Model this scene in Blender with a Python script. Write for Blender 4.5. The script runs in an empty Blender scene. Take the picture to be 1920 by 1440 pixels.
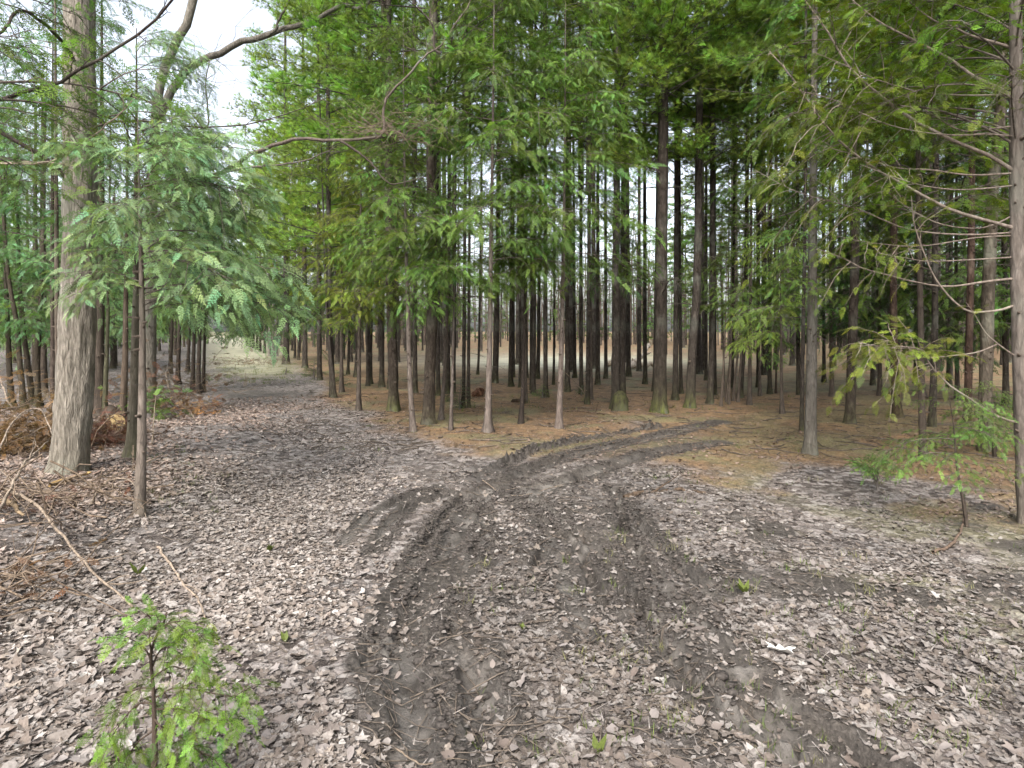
import bpy, math, random
import numpy as np
from mathutils import Matrix, Vector, Euler

# ------------------------------------------------------------------ camera, sky, sun, exposure
S = bpy.context.scene
COL = S.collection
CH = 1.6                # eye height
F = 1144.0              # focal length in pixels of the 1920 px wide photograph
HZ = 620.0              # horizon row
cam_d = bpy.data.cameras.new('camera')
cam_d.sensor_width = 36.0
cam_d.lens = 36.0 * F / 1920.0
cam_d.shift_y = -(720.0 - HZ) / 1920.0
cam_d.clip_start = 0.05
cam_d.clip_end = 2000
cam = bpy.data.objects.new('camera', cam_d)
cam.location = (0, 0, CH)
cam.rotation_euler = (math.radians(90), 0, 0)
COL.objects.link(cam)
S.camera = cam

SUN_EL, SUN_AZ = 46.0, 196.0      # soft high light from behind the camera's left shoulder
w = bpy.data.worlds.new('World')
S.world = w
w.use_nodes = True
nt = w.node_tree
bg = nt.nodes['Background']
sky = nt.nodes.new('ShaderNodeTexSky')
sky.sky_type = 'NISHITA'
sky.sun_disc = False
sky.sun_elevation = math.radians(SUN_EL)
sky.sun_rotation = math.radians(SUN_AZ)
sky.dust_density = 4.0
sky.air_density = 1.0
hs = nt.nodes.new('ShaderNodeHueSaturation')
hs.inputs['Saturation'].default_value = 0.4      # thin white overcast
nt.links.new(sky.outputs[0], hs.inputs['Color'])
nt.links.new(hs.outputs[0], bg.inputs['Color'])
bg.inputs['Strength'].default_value = 0.15
sd = bpy.data.lights.new('sun', 'SUN')
sd.energy = 1.5
sd.angle = math.radians(25)
sd.color = (1.0, 0.96, 0.9)
sun = bpy.data.objects.new('sun', sd)
sun.rotation_euler = (math.radians(90 - SUN_EL), 0, math.radians(180 - SUN_AZ))
COL.objects.link(sun)
S.view_settings.view_transform = 'Standard'
S.view_settings.look = 'None'
S.view_settings.exposure = 1.66
S.view_settings.gamma = 1.0
S.cycles.max_bounces = 5
S.cycles.diffuse_bounces = 3
S.cycles.glossy_bounces = 1
S.cycles.transmission_bounces = 4
S.cycles.transparent_max_bounces = 4
S.cycles.caustics_reflective = False
S.cycles.caustics_refractive = False
S.cycles.use_denoising = True
S.cycles.use_adaptive_sampling = True
S.cycles.adaptive_threshold = 0.03

rng = np.random.default_rng(7)
R = random.Random(7)

# ------------------------------------------------------------------ numeric helpers
def hash2(ix, iy, seed=0):
    n = (ix.astype(np.int64) * 374761393 + iy.astype(np.int64) * 668265263 + seed * 974634277) & 0x7fffffff
    n = ((n ^ (n >> 13)) * 1274126177) & 0x7fffffff
    n = (n ^ (n >> 16)) & 0xffff
    return n / 65535.0

def vnoise(x, y, seed=0):
    ix = np.floor(x); iy = np.floor(y)
    fx = x - ix; fy = y - iy
    fx = fx * fx * (3 - 2 * fx); fy = fy * fy * (3 - 2 * fy)
    a = hash2(ix, iy, seed); b = hash2(ix + 1, iy, seed)
    c = hash2(ix, iy + 1, seed); d = hash2(ix + 1, iy + 1, seed)
    return (a * (1 - fx) + b * fx) * (1 - fy) + (c * (1 - fx) + d * fx) * fy

def fbm(x, y, seed=0, octs=4):
    s = 0; a = 0.5
    for k in range(octs):
        s = s + a * vnoise(x, y, seed + k * 17)
        x = x * 2.03 + 5.1; y = y * 2.03 - 3.7; a *= 0.5
    return s / (1 - 0.5 ** octs)

def sstep(a, b, x):
    t = np.clip((x - a) / (b - a), 0, 1)
    return t * t * (3 - 2 * t)

def gp(x, y):
    """pixel of the ground in the photograph -> ground (X, Y)"""
    Y = CH * F / (y - HZ)
    return ((x - 960.0) / F * Y, Y)

def pp(x, y, Y):
    return np.array([(x - 960.0) / F * Y, Y, CH + (HZ - y) / F * Y])

# wheel ruts: pixel polylines traced on the ground, half width, depth, berm
RUTS = [
    ([(1760,1500),(1640,1440),(1540,1370),(1440,1300),(1370,1235),(1330,1180)], .085, .055, .04),
    ([(1600,1500),(1490,1415),(1390,1335),(1300,1265),(1240,1190),(1190,1125),(1150,1070),(1090,1010),(1030,960),(975,930)], .10, .07, .05),
    ([(1380,1240),(1290,1140),(1230,1080),(1185,1025),(1172,985),(1165,945),(1150,915)], .07, .05, .04),
    ([(1330,1110),(1260,1050),(1215,1000),(1190,960)], .06, .04, .03),
    ([(740,1520),(760,1440),(775,1370),(755,1290),(745,1220),(762,1150),(800,1090),(838,1030),(868,975),(895,935),(940,905),(1010,875),(1090,850),(1170,830),(1240,815),(1310,800),(1350,791)], .12, .038, .03),
    ([(690,1240),(715,1150),(760,1070),(800,1010),(838,960),(870,930)], .06, .03, .03),
    ([(700,1030),(735,975),(775,945),(830,925)], .06, .03, .03),
    ([(930,1500),(925,1400),(905,1300),(880,1230)], .12, .05, .05),
    ([(905,1060),(912,1010),(905,960),(915,930)], .06, .035, .03),
    ([(960,930),(1020,915),(1090,895),(1150,873),(1210,852),(1290,838),(1345,828)], .13, .07, .04),
    ([(1010,1060),(1030,1010),(1010,970),(965,945)], .07, .04, .045),
    ([(1075,1010),(1060,975),(1010,940),(960,920)], .06, .035, .035),
    ([(1100,1190),(1060,1100),(1050,1050)], .07, .03, .03),
    ([(1130,1130),(1105,1070),(1080,1025),(1035,985),(985,950)], .06, .045, .045),
    ([(1480,1420),(1400,1370),(1330,1310),(1270,1240),(1215,1165),(1160,1100)], .05, .035, .05),
    ([(640,1020),(690,965),(750,935),(820,915)], .05, .03, .035),
    ([(850,1180),(860,1110),(880,1050),(905,1000)], .06, .03, .03),
    ([(930,880),(1000,850),(1080,828),(1160,812),(1230,802)], .06, .04, .04),
]
RW = []
for pts, hw, dep, berm in RUTS:
    RW.append((np.array([gp(*p) for p in pts]), hw * .78, dep, berm))

def seg_dist(X, Y, poly):
    d = np.full(X.shape, 1e9)
    for a, b in zip(poly[:-1], poly[1:]):
        ab = b - a
        t = np.clip(((X - a[0]) * ab[0] + (Y - a[1]) * ab[1]) / (ab @ ab), 0, 1)
        d = np.minimum(d, np.hypot(X - a[0] - t * ab[0], Y - a[1] - t * ab[1]))
    return d

MU = np.array([[0,560],[560,690],[640,750],[720,795],[820,832],[900,842],[1000,838],[1080,826],[1200,812],[1300,845],[1400,868],[1500,880],[1700,905],[1920,925],[2600,960]], float)

def px(X, Y):
    Yc = np.maximum(Y, 0.6)
    return 960 + F * X / Yc, HZ + F * CH / Yc

def ground_info(X, Y):
    """height and the masks needles / mud / grass / trodden smooth mud"""
    X = np.asarray(X, float); Y = np.asarray(Y, float)
    u, v = px(X, Y)
    dist = np.hypot(X, Y)
    h = 0.10 * (fbm(X * .25, Y * .25, 3, 3) - .5) + 0.05 * (fbm(X * 1.1, Y * 1.1, 11, 3) - .5)
    # the left edge rises a little under the brush
    h = h + 0.16 * sstep(-2.2, -4.2, X + 0.02 * Y) * sstep(14, 8, Y)
    near = sstep(16, 6, dist)
    rut = np.zeros_like(X); smooth = np.zeros_like(X); berm_m = np.zeros_like(X)
    sel = (dist < 26) & (Y > 0.8)
    if sel.any():
        xs, ys = X[sel], Y[sel]
        wob = 0.05 * (fbm(xs * 4, ys * 4, 21, 3) - .5)
        hr = np.zeros_like(xs); ms = np.zeros_like(xs); sm = np.zeros_like(xs); bm = np.zeros_like(xs)
        for poly, hw, dep, berm in RW:
            d = seg_dist(xs, ys, poly) + wob
            k = np.clip(2.4 * fbm(xs * 1.7, ys * 1.7, 33 + int(dep * 1000), 3) - .3, .35, 1.5)
            prof = np.exp(-(d / hw) ** 4)
            bp = np.exp(-((d - hw * 1.55) / (hw * .5)) ** 2) * np.clip(2.6 * fbm(xs * 16, ys * 16, 41, 3) - .55, 0, 2)
            hr = np.minimum(hr, -dep * 1.4 * prof * k) + berm * 1.7 * bp * k
            ms = np.maximum(ms, np.exp(-(np.maximum(d - hw, 0) / (hw * 1.5)) ** 2) * (0.6 + .5 * k))
            sm = np.maximum(sm, prof)
            bm = np.maximum(bm, bp)
        h[sel] += hr; rut[sel] = ms; smooth[sel] = sm * sstep(.42, .6, fbm(xs * 3.3, ys * 3.3, 37, 3)); berm_m[sel] = bm
    n1 = fbm(X * .9, Y * .9, 51, 4)
    n2 = fbm(X * 3.1, Y * 3.1, 61, 4)
    # churned lumps
    lump = np.maximum(fbm(X * 9, Y * 9, 71, 3) - .45, 0)
    core = np.exp(-(((u - 1080) / 330) ** 2 + ((v - 1080) / 330) ** 2))
    core = np.maximum(core, np.exp(-(((u - 960) / 260) ** 2 + ((v - 900) / 55) ** 2)))
    lane_dark = np.exp(-(((u - 490) / 110) ** 2 + ((v - 740) / 11) ** 2))  # darker ellipse across the lane, drawn in the mud colour
    track = np.exp(-(((v - (905 - (u - 900) * .2)) / 40) ** 2)) * sstep(860, 960, u) * sstep(1460, 1250, u)
    blot = sstep(.5, .66, fbm(X * 1.6 + 9, Y * 1.6, 97, 4)) * sstep(640, 900, u) * sstep(860, 960, v)
    mud = np.clip(np.maximum(np.maximum(rut * 1.15, blot * .75), np.maximum(core * .62, track * .5)) * (0.5 + 1.0 * n2), 0, 1)
    mud = np.maximum(mud, lane_dark * (0.4 + .6 * n2))
    h = h + near * (0.016 + 0.05 * core) * lump * 1.3 + near * (0.014 + .05 * np.clip(berm_m, 0, 1.2) * np.clip(rut, 0, 1)) * (fbm(X * 19, Y * 19, 81, 3) - .5)
    nb = fbm(X * .45 + 3, Y * .45, 57, 4)
    vb = np.interp(u, MU[:, 0], MU[:, 1]) + ((n1 - .5) * 60 + (nb - .5) * 190 + (n2 - .5) * 40) * np.clip((v - HZ) / 220, .12, 1.3)
    needles = sstep(38, -38, v - vb) * sstep(-40, 40, u - 520 + (n1 - .5) * 60)
    needles = np.where(Y < 0.7, 0, needles)
    lane = np.exp(-(((u - 455 - (v - 640) * .55) / 80) ** 2)) * sstep(722, 690, v)
    grass = np.clip(lane * 1.1 + sstep(.56, .72, n1) * .55 * sstep(1100, 1350, u) * sstep(5.5, 3, Y) + sstep(.6, .75, n2) * .25, 0, 1)
    grass = np.maximum(grass, needles * sstep(.46, .66, n1) * .75)
    grass = np.maximum(grass, sstep(1250, 1420, u) * sstep(.48, .62, nb) * sstep(1200, 1000, v) * .55)
    pale = np.exp(-(((u - 1050) / 260) ** 2 + ((v - 678) / 14) ** 2))  # light falling into the clearing, painted as a paler ground colour
    pale = np.maximum(pale, .55 * np.exp(-(((u - 440 - (v - 640) * .6) / 60) ** 2)) * sstep(712, 690, v) * sstep(627, 634, v))  # pale grass at the lane's far end, with the light on it painted in
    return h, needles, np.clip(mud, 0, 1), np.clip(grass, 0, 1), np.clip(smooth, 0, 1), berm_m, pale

def H(x, y):
    return float(ground_info(np.array([x]), np.array([y]))[0][0])

def G(x, y):
    X, Y = gp(x, y)
    return np.array([X, Y, H(X, Y)])

# ------------------------------------------------------------------ mesh helpers
def mesh_np(name, v, f, mat=None, col=None, smooth=False, attrs=None):
    v = np.asarray(v, np.float32); f = np.asarray(f, np.int32)
    n = f.shape[1]
    me = bpy.data.meshes.new(name)
    me.vertices.add(len(v)); me.vertices.foreach_set('co', v.ravel())
    me.loops.add(f.size); me.loops.foreach_set('vertex_index', f.ravel())
    me.polygons.add(len(f))
    me.polygons.foreach_set('loop_start', np.arange(0, f.size, n, dtype=np.int32))
    if smooth:
        me.polygons.foreach_set('use_smooth', np.ones(len(f), bool))
    if col is not None:
        c = np.ones((len(v), 4), np.float32); col = np.asarray(col)
        c[:, :col.shape[1]] = col
        a = me.attributes.new('col', 'FLOAT_COLOR', 'POINT')
        a.data.foreach_set('color', c.ravel())
    for k, arr in (attrs or {}).items():
        a = me.attributes.new(k, 'FLOAT_COLOR', 'POINT')
        a.data.foreach_set('color', np.asarray(arr, np.float32).ravel())
    me.update(calc_edges=True)
    if mat: me.materials.append(mat)
    return me

def obj(name, me, parent=None, loc=(0, 0, 0), rot=None, scale=None, color=None):
    o = bpy.data.objects.new(name, me)
    COL.objects.link(o)
    o.location = loc
    if rot is not None: o.rotation_euler = rot
    if scale is not None: o.scale = (scale,) * 3 if np.isscalar(scale) else scale
    if parent is not None: o.parent = parent
    if color is not None: o.color = (*color, 1)
    return o

def tag(o, label=None, cat=None, group=None, kind=None):
    if label: o['label'] = label
    if cat: o['category'] = cat
    if group: o['group'] = group
    if kind: o['kind'] = kind
    return o

def norm(a):
    return a / np.maximum(np.linalg.norm(a, axis=-1, keepdims=True), 1e-9)

def frames(x, up):
    """(k,3,3) matrices whose columns are x, y, z with z close to up"""
    x = norm(x); y = norm(np.cross(up, x)); z = np.cross(x, y)
    return np.stack([x, y, z], axis=-1)

def scatter(pv, pf, M, P, s):
    """copies of proto (pv, pf) by matrices M (k,3,3), positions P, scales s -> v, f"""
    k = len(P); n = len(pv)
    v = np.einsum('kij,nj->kni', M, pv) * np.asarray(s).reshape(k, 1, -1) + P[:, None, :]
    f = (pf[None] + (np.arange(k) * n)[:, None, None]).reshape(-1, pf.shape[1])
    return v.reshape(-1, 3), f

def join(parts):
    vs, fs, o = [], [], 0
    for v, f in parts:
        vs.append(v); fs.append(f + o); o += len(v)
    return np.concatenate(vs), np.concatenate(fs)

def resample(pts, n):
    pts = np.asarray(pts, float)
    if len(pts) > 2:   # Catmull-Rom
        P = np.vstack([2 * pts[0] - pts[1], pts, 2 * pts[-1] - pts[-2]])
        out = []
        for i in range(1, len(P) - 2):
            t = np.linspace(0, 1, 8, endpoint=False)[:, None]
            a, b, c, d = P[i - 1], P[i], P[i + 1], P[i + 2]
            out.append(.5 * (2 * b + (c - a) * t + (2 * a - 5 * b + 4 * c - d) * t ** 2 + (3 * b - a - 3 * c + d) * t ** 3))
        pts = np.vstack(out + [P[-2][None]])
    L = np.r_[0, np.cumsum(np.linalg.norm(np.diff(pts, axis=0), axis=1))]
    q = np.linspace(0, L[-1], n)
    return np.stack([np.interp(q, L, pts[:, i]) for i in range(3)], 1)

def tube(pts, rad, sides=6, rough=0.0, seed=0, cap=True):
    pts = np.asarray(pts, float); n = len(pts)
    rad = np.broadcast_to(np.asarray(rad, float), (n,))
    d = np.gradient(pts, axis=0); d = norm(d)
    ref = np.array([0, 0, 1.0]) if abs(d[:, 2]).mean() < .7 else np.array([1.0, 0, 0])
    a = norm(np.cross(np.broadcast_to(ref, d.shape), d)); b = np.cross(d, a)
    th = np.linspace(0, 2 * math.pi, sides, endpoint=False)
    rr = rad[:, None] * np.ones((1, sides))
    if rough:
        rr = rr * (1 + rough * (hash2(np.arange(n)[:, None] + seed * 7, np.arange(sides)[None] + 0 * np.arange(n)[:, None], seed) - .5))
    v = pts[:, None] + rr[..., None] * (np.cos(th)[None, :, None] * a[:, None] + np.sin(th)[None, :, None] * b[:, None])
    v = v.reshape(-1, 3)
    i = np.arange(n - 1)[:, None] * sides; j = np.arange(sides)[None]; j2 = (j + 1) % sides
    q0, q1, q2, q3 = i + j, i + j2, i + sides + j2, i + sides + j
    f = np.concatenate([np.stack([q0, q1, q2], -1).reshape(-1, 3), np.stack([q0, q2, q3], -1).reshape(-1, 3)])
    if cap:
        v = np.vstack([v, pts[-1][None]])
        e = (n - 1) * sides
        f = np.vstack([f, np.stack([e + np.arange(sides), e + (np.arange(sides) + 1) % sides, np.full(sides, len(v) - 1)], 1)])
    return v, f

# ------------------------------------------------------------------ materials
def new_mat(name):
    m = bpy.data.materials.new(name); m.use_nodes = True
    n = m.node_tree.nodes; n.clear()
    return m, n, m.node_tree.links

def N(n, t, **kw):
    x = n.new(t)
    for k, val in kw.items():
        if k in x.inputs: x.inputs[k].default_value = val
        else: setattr(x, k, val)
    return x

def ramp(n, stops):
    r = n.new('ShaderNodeValToRGB')
    e = r.color_ramp.elements
    while len(e) > 1: e.remove(e[-1])
    e[0].position, e[0].color = stops[0][0], (*stops[0][1], 1)
    for p, c in stops[1:]:
        x = e.new(p); x.color = (*c, 1)
    return r

def mixc(n, l, fac, a, b, mode='MIX'):
    m = n.new('ShaderNodeMix'); m.data_type = 'RGBA'; m.blend_type = mode
    for s, val in ((0, fac), (6, a), (7, b)):
        if hasattr(val, 'is_linked'): l.new(val, m.inputs[s])
        else: m.inputs[s].default_value = val if s == 0 else (*val, 1)
    return m.outputs[2]

def mat_foliage(name, trans=.38):
    m, n, l = new_mat(name)
    out = N(n, 'ShaderNodeOutputMaterial')
    at = N(n, 'ShaderNodeAttribute', attribute_name='col')
    oi = N(n, 'ShaderNodeObjectInfo')
    c = mixc(n, l, 1.0, at.outputs['Color'], oi.outputs['Color'], 'MULTIPLY')
    hsv = N(n, 'ShaderNodeHueSaturation')
    mr = N(n, 'ShaderNodeMapRange'); mr.inputs[3].default_value = .475; mr.inputs[4].default_value = .515
    l.new(oi.outputs['Random'], mr.inputs[0]); l.new(mr.outputs[0], hsv.inputs['Hue'])
    mr2 = N(n, 'ShaderNodeMapRange'); mr2.inputs[3].default_value = .75; mr2.inputs[4].default_value = 1.25
    l.new(oi.outputs['Random'], mr2.inputs[0]); l.new(mr2.outputs[0], hsv.inputs['Value'])
    l.new(c, hsv.inputs['Color'])
    d = N(n, 'ShaderNodeBsdfPrincipled', Roughness=.55)
    d.inputs['Specular IOR Level'].default_value = .3
    t = N(n, 'ShaderNodeBsdfTranslucent')
    tc = mixc(n, l, 1.0, hsv.outputs[0], (1.15, 1.2, .55), 'MULTIPLY')
    l.new(hsv.outputs[0], d.inputs['Base Color']); l.new(tc, t.inputs['Color'])
    mx = N(n, 'ShaderNodeMixShader'); mx.inputs[0].default_value = trans
    l.new(d.outputs[0], mx.inputs[1]); l.new(t.outputs[0], mx.inputs[2])
    l.new(mx.outputs[0], out.inputs[0])
    return m

def mat_bark(name, c0, c1, c2, sxy=14, sz=2.2, bump=.6, moss=True, dist=.03, net=.4):
    m, n, l = new_mat(name)
    out = N(n, 'ShaderNodeOutputMaterial')
    tc = N(n, 'ShaderNodeTexCoord')
    mp = N(n, 'ShaderNodeMapping'); mp.inputs['Scale'].default_value = (sxy, sxy, sz)
    l.new(tc.outputs['Object'], mp.inputs[0])
    n1 = N(n, 'ShaderNodeTexNoise', Scale=1.0, Detail=6.0, Roughness=.65)
    vo = N(n, 'ShaderNodeTexVoronoi', Scale=1.6, feature='DISTANCE_TO_EDGE')
    l.new(mp.outputs[0], n1.inputs[0])
    wv = mixc(n, l, .5, mp.outputs[0], n1.outputs['Color'])
    l.new(wv, vo.inputs[0])
    n2 = N(n, 'ShaderNodeTexNoise', Scale=1.3, Detail=4.0)
    l.new(tc.outputs['Object'], n2.inputs[0])
    r = ramp(n, [(.3, c0), (.55, c1), (.75, c2)])
    l.new(n1.outputs[0], r.inputs[0])
    cr = ramp(n, [(0, (.3, .3, .3)), (.12, (1, 1, 1))])
    l.new(vo.outputs[0], cr.inputs[0])
    c = mixc(n, l, net, r.outputs[0], cr.outputs[0], 'MULTIPLY')
    # lichen / pale patches
    lr = ramp(n, [(.52, (0, 0, 0)), (.7, (1, 1, 1))]); l.new(n2.outputs[0], lr.inputs[0])
    c = mixc(n, l, lr.outputs[0], c, mixc(n, l, .55, c, (.2, .21, .18)))
    oi = N(n, 'ShaderNodeObjectInfo')
    c = mixc(n, l, 1.0, c, oi.outputs['Color'], 'MULTIPLY')
    if moss:
        at = N(n, 'ShaderNodeAttribute', attribute_name='col')
        sp = N(n, 'ShaderNodeSeparateColor'); l.new(at.outputs['Color'], sp.inputs[0])
        mm = N(n, 'ShaderNodeMath', operation='MULTIPLY'); l.new(sp.outputs[0], mm.inputs[0])
        mrr = ramp(n, [(.35, (0, 0, 0)), (.6, (1, 1, 1))]); l.new(n1.outputs[0], mrr.inputs[0])
        l.new(mrr.outputs[0], mm.inputs[1])
        c = mixc(n, l, mm.outputs[0], c, (.075, .085, .02))
    bs = N(n, 'ShaderNodeBsdfPrincipled', Roughness=.9)
    bs.inputs['Specular IOR Level'].default_value = .15
    l.new(c, bs.inputs['Base Color'])
    hh = N(n, 'ShaderNodeMath', operation='MULTIPLY_ADD'); l.new(cr.outputs[0], hh.inputs[0]); hh.inputs[1].default_value = .6 * net
    l.new(n1.outputs[0], hh.inputs[2])
    bp = N(n, 'ShaderNodeBump', Strength=bump, Distance=dist); l.new(hh.outputs[0], bp.inputs['Height'])
    l.new(bp.outputs[0], bs.inputs['Normal'])
    l.new(bs.outputs[0], out.inputs[0])
    return m

def mat_plain(name, c, var=.35, rough=.85, scale=30, tint=True):
    m, n, l = new_mat(name)
    out = N(n, 'ShaderNodeOutputMaterial')
    tc = N(n, 'ShaderNodeTexCoord')
    n1 = N(n, 'ShaderNodeTexNoise', Scale=scale, Detail=4.0); l.new(tc.outputs['Object'], n1.inputs[0])
    a = tuple(x * (1 - var) for x in c); b = tuple(min(1, x * (1 + var)) for x in c)
    r = ramp(n, [(.35, a), (.65, b)]); l.new(n1.outputs[0], r.inputs[0])
    cc = r.outputs[0]
    if tint:
        oi = N(n, 'ShaderNodeObjectInfo'); cc = mixc(n, l, 1.0, cc, oi.outputs['Color'], 'MULTIPLY')
    bs = N(n, 'ShaderNodeBsdfPrincipled', Roughness=rough)
    bs.inputs['Specular IOR Level'].default_value = .2
    bp = N(n, 'ShaderNodeBump', Strength=.3, Distance=.01); l.new(n1.outputs[0], bp.inputs['Height'])
    l.new(bp.outputs[0], bs.inputs['Normal'])
    l.new(cc, bs.inputs['Base Color']); l.new(bs.outputs[0], out.inputs[0])
    return m

def mat_vcol(name, rough=.8, trans=.0):
    m, n, l = new_mat(name)
    out = N(n, 'ShaderNodeOutputMaterial')
    at = N(n, 'ShaderNodeAttribute', attribute_name='col')
    oi = N(n, 'ShaderNodeObjectInfo')
    tc = N(n, 'ShaderNodeTexCoord')
    n1 = N(n, 'ShaderNodeTexNoise', Scale=90.0, Detail=3.0); l.new(tc.outputs['Object'], n1.inputs[0])
    r = ramp(n, [(.3, (.62, .6, .58)), (.7, (1.2, 1.2, 1.2))]); l.new(n1.outputs[0], r.inputs[0])
    c = mixc(n, l, 1.0, at.outputs['Color'], oi.outputs['Color'], 'MULTIPLY')
    c = mixc(n, l, .8, c, r.outputs[0], 'MULTIPLY')
    bs = N(n, 'ShaderNodeBsdfPrincipled', Roughness=rough)
    bs.inputs['Specular IOR Level'].default_value = .25
    l.new(c, bs.inputs['Base Color'])
    if trans:
        t = N(n, 'ShaderNodeBsdfTranslucent'); l.new(c, t.inputs['Color'])
        mx = N(n, 'ShaderNodeMixShader'); mx.inputs[0].default_value = trans
        l.new(bs.outputs[0], mx.inputs[1]); l.new(t.outputs[0], mx.inputs[2]); l.new(mx.outputs[0], out.inputs[0])
    else:
        l.new(bs.outputs[0], out.inputs[0])
    return m

def mat_ground():
    m, n, l = new_mat('forest_floor')
    out = N(n, 'ShaderNodeOutputMaterial')
    tc = N(n, 'ShaderNodeTexCoord')
    at = N(n, 'ShaderNodeAttribute', attribute_name='mask')
    at2 = N(n, 'ShaderNodeAttribute', attribute_name='mask2')
    sp = N(n, 'ShaderNodeSeparateColor'); l.new(at.outputs['Color'], sp.inputs[0])
    sp2 = N(n, 'ShaderNodeSeparateColor'); l.new(at2.outputs['Color'], sp2.inputs[0])
    def noise(s, d=5.0, r=.6):
        x = N(n, 'ShaderNodeTexNoise', Scale=s, Detail=d, Roughness=r); l.new(tc.outputs['Object'], x.inputs[0]); return x
    nf, nm, nl = noise(38, 6, .7), noise(7, 5), noise(1.2, 4)
    vo = N(n, 'ShaderNodeTexVoronoi', Scale=15.0, Randomness=1.0); l.new(tc.outputs['Object'], vo.inputs[0])
    vo2 = N(n, 'ShaderNodeTexVoronoi', Scale=17.0, feature='DISTANCE_TO_EDGE'); l.new(tc.outputs['Object'], vo2.inputs[0])
    vs = N(n, 'ShaderNodeSeparateColor'); l.new(vo.outputs['Color'], vs.inputs[0])
    # leaf litter
    lr = ramp(n, [(0, (.062, .051, .045)), (.35, (.15, .128, .116)), (.7, (.25, .222, .207)), (1, (.35, .325, .306))]); l.new(vs.outputs[0], lr.inputs[0])
    er = ramp(n, [(0, (.35, .33, .32)), (.1, (1, 1, 1))]); l.new(vo2.outputs[0], er.inputs[0])
    leaf = mixc(n, l, .8, lr.outputs[0], er.outputs[0], 'MULTIPLY')
    fr = ramp(n, [(.3, (.45, .42, .4)), (.7, (1.25, 1.25, 1.25))]); l.new(nf.outputs[0], fr.inputs[0])
    leaf = mixc(n, l, .8, leaf, fr.outputs[0], 'MULTIPLY')
    # needles
    nr = ramp(n, [(.3, (.08, .053, .031)), (.5, (.21, .138, .077)), (.7, (.37, .26, .155))]); l.new(nf.outputs[0], nr.inputs[0])
    nr2 = ramp(n, [(.35, (.5, .53, .55)), (.65, (1.15, 1.06, .98))]); l.new(nm.outputs[0], nr2.inputs[0])
    need = mixc(n, l, 1, nr.outputs[0], nr2.outputs[0], 'MULTIPLY')
    # mud
    mrp = ramp(n, [(.3, (.028, .024, .021)), (.55, (.066, .057, .049)), (.75, (.135, .119, .104))]); l.new(nf.outputs[0], mrp.inputs[0])
    sm = ramp(n, [(.3, (.06, .053, .047)), (.7, (.165, .15, .134))]); l.new(nm.outputs[0], sm.inputs[0])
    mud = mixc(n, l, sp2.outputs[0], mrp.outputs[0], sm.outputs[0])
    gr = ramp(n, [(.35, (.06, .065, .026)), (.5, (.14, .135, .065)), (.7, (.26, .24, .15))]); l.new(nf.outputs[0], gr.inputs[0])
    def facn(sock, lo=.2, hi=.8):
        # break the mask's edge up with noise
        a = N(n, 'ShaderNodeMath', operation='MULTIPLY_ADD'); l.new(nf.outputs[0], a.inputs[0]); a.inputs[1].default_value = .7
        b = N(n, 'ShaderNodeMath', operation='SUBTRACT'); l.new(sock, b.inputs[0]); b.inputs[1].default_value = .35
        l.new(b.outputs[0], a.inputs[2])
        c = N(n, 'ShaderNodeMapRange'); l.new(a.outputs[0], c.inputs[0]); c.inputs[1].default_value = lo; c.inputs[2].default_value = hi
        return c.outputs[0]
    c = mixc(n, l, facn(sp.outputs[0]), leaf, need)
    c = mixc(n, l, facn(sp.outputs[2], .25, .95), c, gr.outputs[0])
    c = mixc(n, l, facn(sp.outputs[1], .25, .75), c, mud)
    c = mixc(n, l, sp2.outputs[2], c, mixc(n, l, nm.outputs[0], (.5, .44, .40), (.40, .43, .26)))  # painted brightness of clearing and lane end laid over the ground colours
    big = ramp(n, [(.3, (.68, .69, .7)), (.7, (1.2, 1.19, 1.17))]); l.new(nl.outputs[0], big.inputs[0])
    c = mixc(n, l, 1, c, big.outputs[0], 'MULTIPLY')
    bs = N(n, 'ShaderNodeBsdfPrincipled', Roughness=.85); bs.inputs['Specular IOR Level'].default_value = .25
    rr = N(n, 'ShaderNodeMapRange'); l.new(sp.outputs[1], rr.inputs[0]); rr.inputs[3].default_value = .9; rr.inputs[4].default_value = .55
    l.new(rr.outputs[0], bs.inputs['Roughness'])
    ha = N(n, 'ShaderNodeMath', operation='ADD'); l.new(nf.outputs[0], ha.inputs[0]); l.new(vs.outputs[0], ha.inputs[1])
    bp = N(n, 'ShaderNodeBump', Strength=.7, Distance=.03); l.new(ha.outputs[0], bp.inputs['Height'])
    l.new(bp.outputs[0], bs.inputs['Normal'])
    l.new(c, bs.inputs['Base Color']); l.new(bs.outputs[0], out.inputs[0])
    return m

M_FOL = mat_foliage('conifer_foliage')
M_PINE = mat_bark('pine_bark', (.022, .018, .015), (.05, .041, .034), (.10, .085, .074), 17, 6.0, .9)
M_CEDAR = mat_bark('cedar_bark', (.075, .065, .057), (.13, .114, .102), (.20, .18, .165), 24, 6.0, .5)
M_ASH = mat_bark('hardwood_bark', (.07, .063, .052), (.15, .136, .115), (.26, .24, .21), 46, 8.0, 1.0, dist=.03, net=.35)
M_TWIG = mat_plain('twig_bark', (.10, .083, .07), .4)
M_DEADTWIG = mat_plain('dead_twig', (.065, .055, .047), .4)
M_STICK = mat_plain('weathered_stick', (.19, .16, .13), .4)
M_WOOD = mat_plain('split_wood', (.5, .34, .14), .3, scale=60)
M_LEAF = mat_vcol('fallen_leaf', .75, .12)
M_MUDC = mat_plain('mud_clod', (.048, .041, .036), .5, .75, 60)
M_NEED = mat_vcol('dry_needle', .85)
M_GRASS = mat_vcol('grass_blade', .6, .3)
M_GROUND = mat_ground()

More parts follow.
